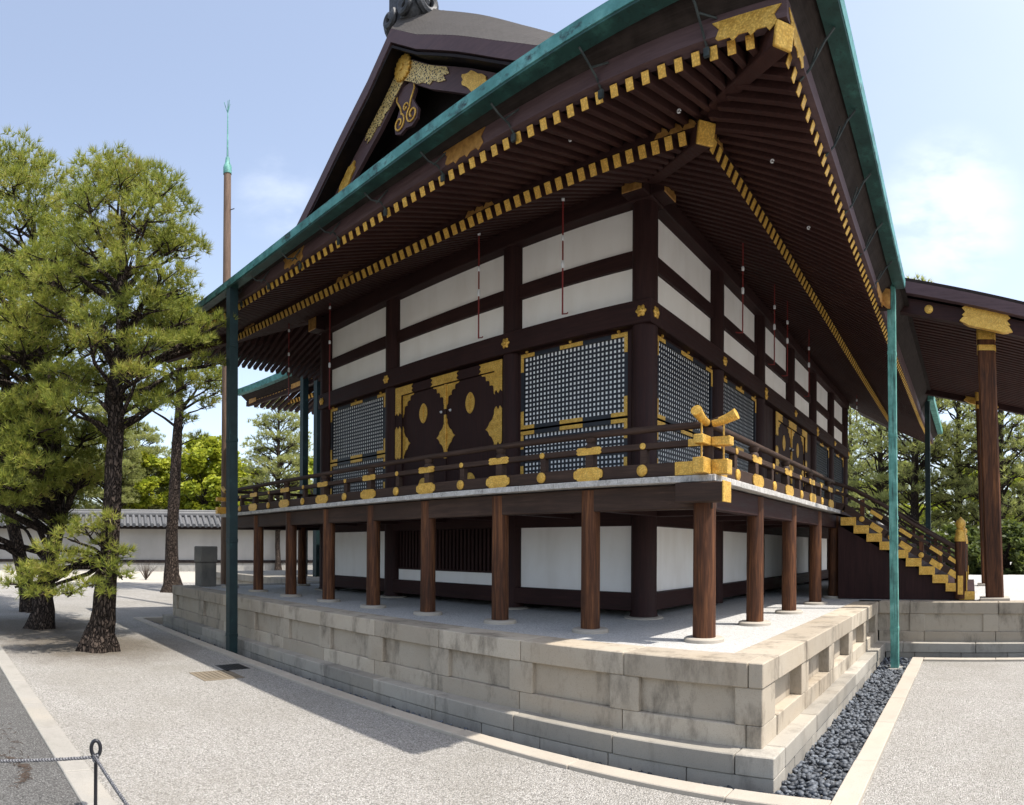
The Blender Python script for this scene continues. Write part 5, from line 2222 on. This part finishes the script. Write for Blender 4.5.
def pine(x, y, trunk, pads, label, group, tuft=(9, .12, .006, .55), density=520, mat='pine_needles', limbs=True, name='pine_tree', zg=0, rtk=None):
    """trunk: [(dx,dy,z,r)]; pads: [(dx,dy,z,radius,height,limb root z)]"""
    e = empty(name, (x, y, zg), label, 'tree', group)
    b = MB()
    tp = [Vector((x + a_, y + c_, z)) for a_, c_, z, r in trunk]
    # wiggle and subdivide
    P_, R_ = [], []
    for i in range(len(tp) - 1):
        for q in range(4):
            f = q / 4
            P_.append(tp[i].lerp(tp[i + 1], f))
            R_.append(trunk[i][3] * (1 - f) + trunk[i + 1][3] * f)
    P_.append(tp[-1])
    R_.append(trunk[-1][3])
    for i in range(1, len(P_) - 1):
        P_[i] = P_[i] + Vector((rt.normal(0, R_[i] * .08), rt.normal(0, R_[i] * .08), 0))
    # buttressed foot
    n = 14
    rings = []
    for i, p_ in enumerate(P_):
        fl = 1 + (.55 * math.exp(-max(0, p_.z - zg) / (R_[0] * 1.0)))
        rings.append([p_ + Vector((math.cos(2 * math.pi * k / n), math.sin(2 * math.pi * k / n), 0)) * R_[i] * (fl * (1 + .13 * math.cos(5 * 2 * math.pi * k / n + 1) * (fl - 1) * 2) * (1 + rt.normal(0, .035))) for k in range(n)])
    b.loft(rings)

    def trunk_at(z):
        for i in range(len(P_) - 1):
            if P_[i].z <= z <= P_[i + 1].z:
                f = (z - P_[i].z) / max(1e-6, P_[i + 1].z - P_[i].z)
                return P_[i].lerp(P_[i + 1], f), R_[i] * (1 - f) + R_[i + 1] * f
        return P_[-1], R_[-1]
    C_, D_ = [], []
    for dx, dy, z, r, h, zr in pads:
        c_ = Vector((x + dx, y + dy, z))
        if limbs:
            q, rr = trunk_at(zr)
            m1 = q.lerp(c_, .35) + Vector((rt.normal(0, .12) * r, rt.normal(0, .12) * r, .10 * (c_ - q).length * rt.uniform(-.6, 1)))
            m2 = q.lerp(c_, .7) + Vector((rt.normal(0, .12) * r, rt.normal(0, .12) * r, .06 * (c_ - q).length * rt.uniform(-1, 1)))
            e_ = c_ - Vector((0, 0, h * .35))
            r0 = max(.012, min(rr * .5, .028 * (c_ - q).length + .012))
            b.tube([q, m1, m2, e_], [r0, r0 * .8, r0 * .6, r0 * .35], 6)
            for k in range(int(4 + r * 5)):
                a_ = rt.uniform(0, 6.28)
                u = rt.uniform(.45, .95)
                t_ = c_ + Vector((math.cos(a_) * r * u, math.sin(a_) * r * u, rt.uniform(-.25, .25) * h))
                s_ = m2.lerp(e_, rt.uniform(.2, 1))
                b.tube([s_, s_.lerp(t_, .5) + Vector((rt.normal(0, .06) * r, rt.normal(0, .06) * r, rt.uniform(-.12, .05) * r)), t_], [r0 * .35, r0 * .25, r0 * .12], 4)
        k = max(8, int(density * r * r))
        a_ = rt.uniform(0, 2 * math.pi, k)
        u = np.sqrt(rt.uniform(0, 1, k)) * (1 + .22 * np.cos(3 * a_ + rt.uniform(0, 6)) + .12 * np.cos(7 * a_ + rt.uniform(0, 6)))
        uu = np.clip(u, 0, 1.3)
        top = np.sqrt(np.clip(1.05 - (uu / 1.25) ** 2, .03, 1))
        zz = h * top * rt.uniform(-.35, 1.0, k) + rt.normal(0, .05, k) * h
        cc = np.stack([c_.x + uu * r * np.cos(a_), c_.y + uu * r * np.sin(a_), c_.z + zz], 1)
        dd_ = np.stack([np.cos(a_) * uu * .8, np.sin(a_) * uu * .8, .75 + .3 * (zz / h)], 1) + rt.normal(0, .18, (k, 3))
        dd_ /= np.linalg.norm(dd_, axis=1, keepdims=True)
        C_.append(cc)
        D_.append(dd_)
    part(b, 'trunk', 'tree_bark', e, 60)
    C_, D_ = np.concatenate(C_), np.concatenate(D_)
    v, f = needles(C_, D_, *tuft)
    o = mesh_np('crown', v, f, mat)
    attach(o, e)
    return e


def layered(levels, zj=.18, root_drop=.55, cx=0, cy=0):
    """pads of a layered pine crown: levels = [(z, ring radius, n pads, pad radius)]"""
    out = []
    for z, rr, n, pr in levels:
        ph = rt.uniform(0, 6.28)
        for k in range(n):
            a_ = ph + 2 * math.pi * (k + rt.uniform(-.25, .25)) / n
            q = rr * rt.uniform(.75, 1.1)
            zz = z + rt.normal(0, zj)
            p_ = pr * rt.uniform(.75, 1.2)
            out.append((cx + q * math.cos(a_), cy + q * math.sin(a_), zz, p_, p_ * rt.uniform(.28, .42), max(.5, zz - root_drop - .25 * q)))
    return out


GP = 'pines standing in the gravel at left'
# --- T1: the near pine
x1, y1 = -6.72, -5.13
ux, uy = .213, .977          # to the right in the picture
tr1 = [(0, 0, -.1, .27), (.03, .10, .7, .20), (.05, .20, 1.7, .165), (.06, .28, 3.2, .15), (.05, .30, 4.6, .135), (.10, .42, 5.6, .115), (.1, .38, 6.7, .07), (.1, .40, 7.9, .03)]
pads = layered([(8.1, .35, 4, .48), (7.75, .85, 7, .48), (7.25, 1.08, 8, .46), (6.7, 1.20, 8, .46), (6.15, 1.22, 7, .44), (5.55, 1.20, 7, .44), (5.0, 1.15, 6, .44), (4.5, 1.1, 4, .42)], cx=.1, cy=.38)
# spreading limb towards the hall, lower boughs
pads += [(ux * 1.75 + .1, uy * 1.75, 5.35, .34, .15, 4.6), (ux * 1.95 + .3, uy * 1.95, 5.6, .28, .14, 4.7), (ux * 1.5, uy * 1.5, 5.75, .34, .15, 4.8), (ux * 1.9, uy * 1.9, 5.0, .30, .14, 4.3),
         (ux * .8 + .4, uy * .8, 4.15, .40, .18, 3.8), (ux * -.6 + .5, uy * -.6, 4.1, .42, .18, 3.7), (ux * .5 - .5, uy * .5, 3.9, .40, .17, 3.6)]
# the low bough in front of the trunk
low = [(.75, -.05, 2.05, .20), (.85, .22, 1.70, .22), (.95, .10, 1.45, .24), (.75, -.35, 1.65, .20), (1.0, -.55, 1.55, .26), (1.05, -.75, 1.30, .26), (.95, -.2, 1.15, .24), (1.0, .28, 1.28, .20), (.7, -.05, 1.85, .18), (1.1, -1.0, 1.40, .28), (1.0, -1.15, 1.2, .22), (.9, .02, 1.0, .18), (.6, .35, 1.62, .16), (1.1, -1.3, 1.35, .28), (1.0, -.9, 1.75, .26), (1.05, -.6, 1.95, .24), (.9, -.3, 2.1, .24), (.95, .05, 2.25, .20), (1.2, -1.1, 1.0, .28), (1.0, -.6, 1.0, .26), (1.0, -1.45, 1.15, .24)]
pads += [(a_ * .6 + ux * c_, c_, z, r, r * .5, 1.55) for a_, c_, z, r in low]
pine(x1, y1, tr1, pads, 'tallest pine close to the hall, its thick cracked trunk bare beside the gravel', GP, (17, .15, .0058, .62), 450)
# --- T2: left pine with a leaning trunk, crown cut by the frame
x2, y2 = -9.8, -5.75
tr2 = [(0, 0, -.1, .26), (.05, .12, .9, .20), (.12, .38, 2.3, .17), (.1, .30, 4.2, .15), (.1, .0, 6.5, .12), (.1, -.2, 9.0, .05)]
pads = layered([(9.9, .4, 4, .55), (9.4, .9, 6, .58), (8.8, 1.25, 7, .58), (8.1, 1.55, 8, .60), (7.4, 1.85, 9, .62), (6.6, 1.95, 10, .64), (5.8, 2.05, 10, .66), (5.0, 2.05, 10, .66), (4.2, 2.0, 9, .62), (3.5, 1.95, 9, .58), (2.95, 1.9, 8, .54), (2.45, 1.7, 6, .46)], cx=.2, cy=-.75)
for dx_, dy_, z_ in ((2.3, -.5, 4.5), (2.0, -.9, 4.1), (2.5, -.35, 3.9), (2.2, -.75, 3.5), (2.6, -.5, 3.2), (2.1, -.2, 3.3), (2.4, -.85, 2.9), (2.0, -.5, 2.7), (2.6, -.15, 4.3), (1.8, -.1, 2.9)):
    pads.append((dx_, dy_, z_, rt.uniform(.36, .48), .20, z_ - .5))
pine(x2, y2, tr2, pads, 'dense broad pine with low foliage and a crooked trunk, beside the tallest pine', GP, (15, .17, .0072, .62), 330)
# second leaning trunk behind
x, y = pos(33, 17.5)
pine(x, y, [(0, 0, -.1, .24), (-.15, -.45, 2, .19), (-.2, -.9, 4, .16), (-.1, -.7, 7, .10), (0, -.5, 9, .05)], layered([(9.2, .5, 5, .7), (8.4, 1.3, 7, .7), (7.3, 1.7, 8, .75), (6.2, 1.9, 8, .75), (5.2, 1.8, 7, .7), (4.4, 1.6, 5, .6)], cx=-.1, cy=-1.3), 'farther pine behind the dense broad pine, its slim trunk leaning outwards', GP, (13, .20, .0115, .6), 230)
# --- T3: pine by the far end of the hall
x3, y3 = -19.68, .68
tr3 = [(0, 0, -.1, .34), (-.05, -.02, 1.5, .25), (.08, .05, 4.5, .22), (.15, .2, 7, .17), (.15, .2, 10, .08)]
pads = layered([(11.2, .5, 4, .8), (10.3, 1.4, 7, .8), (9.2, 1.7, 7, .75), (8.2, 1.6, 6, .7)], cx=.15, cy=.2) + [(.3, 1.3, 7.4, .55, .25, 6.6), (.2, -1.2, 7.2, .6, .25, 6.4), (.5, 1.5, 8.2, .5, .22, 7), (.3, .4, 6.7, .45, .2, 6), (.2, 1.0, 6.1, .35, .16, 5.6)]
pine(x3, y3, tr3, pads, 'slender straight pine standing alone between the near pine and the hall', GP, (13, .24, .013, .6), 200)


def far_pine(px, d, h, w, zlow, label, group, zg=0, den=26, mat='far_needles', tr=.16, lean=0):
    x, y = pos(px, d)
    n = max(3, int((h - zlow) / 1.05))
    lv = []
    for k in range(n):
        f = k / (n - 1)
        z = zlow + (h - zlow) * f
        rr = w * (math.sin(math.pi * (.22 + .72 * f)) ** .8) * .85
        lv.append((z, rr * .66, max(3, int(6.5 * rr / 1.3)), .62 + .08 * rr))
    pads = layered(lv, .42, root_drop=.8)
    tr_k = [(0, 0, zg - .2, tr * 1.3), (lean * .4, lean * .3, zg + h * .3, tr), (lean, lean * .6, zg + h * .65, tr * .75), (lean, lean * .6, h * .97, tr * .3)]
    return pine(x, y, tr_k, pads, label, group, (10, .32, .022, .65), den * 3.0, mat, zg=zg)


def broadleaf(px, d, h, w, zlow, label, group, mat='yellow_leaves', size=.22, n=9000, zg=0):
    x, y = pos(px, d)
    e = empty('broadleaf_tree', (x, y, zg), label, 'tree', group)
    b = MB()
    b.tube([(x, y, zg - .2), (x + .1, y, zg + h * .3), (x, y + .1, h * .8)], [.22, .17, .05], 8)
    cl = []
    for k in range(46):
        a_ = rt.uniform(0, 6.28)
        f = rt.uniform(0, 1)
        rr = w * math.sin(math.pi * (.15 + .8 * f)) * rt.uniform(.35, 1.0)
        cl.append((x + rr * math.cos(a_), y + rr * math.sin(a_), zlow + (h - zlow) * f, rt.uniform(.5, 1.0) * w * .26))
        if k % 2 == 0:
            b.tube([(x, y, zg + max(.5, (zlow - zg) * .7) + (h - zlow) * f * .5), cl[-1][:3]], [.06, .015], 5)
    part(b, 'trunk', 'tree_bark', e, 60)
    C_ = []
    for cx_, cy_, cz_, r in cl:
        k = n // len(cl)
        d_ = rt.normal(0, 1, (k, 3))
        d_ /= np.linalg.norm(d_, axis=1, keepdims=True)
        C_.append(np.array([cx_, cy_, cz_]) + d_ * r * (rt.uniform(.3, 1.1, (k, 1))) * np.array([1, 1, .7]))
    v, f = leaves(np.concatenate(C_), size)
    o = mesh_np('crown', v, f, mat)
    attach(o, e)
    return e


GL = 'trees beyond the boundary wall'
broadleaf(205, 53, 10.5, 4.2, 3.6, 'bright yellow green leafy tree beyond the wall, between slender pine and timber pole', GL, n=18000)
broadleaf(232, 54, 8.6, 3.6, 3.2, 'low yellow green leafy tree beyond the wall, partly behind the timber pole', GL, n=14000)
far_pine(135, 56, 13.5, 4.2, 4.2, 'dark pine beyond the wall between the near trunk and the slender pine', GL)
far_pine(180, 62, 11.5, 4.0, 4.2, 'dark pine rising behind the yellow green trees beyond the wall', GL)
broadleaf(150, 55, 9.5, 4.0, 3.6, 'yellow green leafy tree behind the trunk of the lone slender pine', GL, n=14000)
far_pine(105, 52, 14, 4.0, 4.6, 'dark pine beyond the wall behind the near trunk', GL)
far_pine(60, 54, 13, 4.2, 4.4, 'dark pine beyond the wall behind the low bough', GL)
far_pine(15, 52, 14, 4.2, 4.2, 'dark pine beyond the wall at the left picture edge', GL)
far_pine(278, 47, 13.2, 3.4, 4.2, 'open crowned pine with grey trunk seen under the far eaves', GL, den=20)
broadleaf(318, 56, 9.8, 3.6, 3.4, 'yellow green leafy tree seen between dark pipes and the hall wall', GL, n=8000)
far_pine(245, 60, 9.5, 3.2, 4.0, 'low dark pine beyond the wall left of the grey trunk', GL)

GR = 'trees behind the stair terrace'
rights = [(850, 46, 12.5, 3.6, 3.2, 'far pine glimpsed just past the rear end of the hall'),
          (880, 38, 11.0, 3.2, 2.8, 'pine seen between the stair rail and the bright green pipe'),
          (915, 34, 15.7, 3.0, 3.2, 'tall pine whose top shows above the porch roof'),
          (958, 36, 12.5, 3.4, 3.0, 'pine with dark trunk left of the big porch post'),
          (1000, 33, 12.0, 3.2, 2.6, 'pine right behind the big porch post'),
          (1046, 36, 12.5, 3.4, 2.6, 'pine at the right picture edge past the porch post'),
          ]
for p_ in rights:
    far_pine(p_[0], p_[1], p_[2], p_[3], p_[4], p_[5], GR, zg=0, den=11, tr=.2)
broadleaf(905, 56, 9.0, 4.2, 1.6, 'yellow green leafy tree glowing behind the pines near the green pipe', GR, n=9000)
broadleaf(975, 58, 9.5, 4.5, 1.6, 'yellow green leafy tree glowing behind the pines near the porch post', GR, n=9000)
broadleaf(1020, 57, 9.0, 4.0, 1.6, 'yellow green leafy tree behind the pines at the right edge', GR, n=8000)
broadleaf(862, 60, 8.0, 3.8, 1.4, 'yellow green leafy tree low behind the stair rail', GR, n=7000)
for px, d, h, w, lab in ((915, 27, 2.5, 1.6, 'dark clipped shrub behind the stair newel'), (958, 26, 2.7, 1.8, 'dark clipped shrub left of the porch post foot'), (1005, 25.5, 2.8, 1.7, 'dark clipped shrub right of the porch post foot'), (1042, 26, 2.6, 1.6, 'dark clipped shrub at the right edge'), (880, 29, 2.4, 1.6, 'dark clipped shrub behind the middle of the stair rail')):
    e = broadleaf(px, d, h, w, .4, lab, 'shrubs behind the terrace', 'shrub_leaves', .12, 9000)
    e.name = 'shrub'
    e['category'] = 'shrub'
x, y = pos(146, 34)
e = empty('dry_shrub', (x, y, 0), 'bare grey leafless shrub low on the sand before the wall', 'shrub')
b = MB()
for k in range(40):
    a_ = rt.uniform(0, 6.28)
    q = rt.uniform(.1, .8)
    b.tube([(x, y, 0), (x + q * .5 * math.cos(a_), y + q * .5 * math.sin(a_), .45), (x + q * math.cos(a_), y + q * math.sin(a_), rt.uniform(.6, 1.1))], [.012, .008, .004], 4)
part(b, 'branches', 'twig_wood', e)
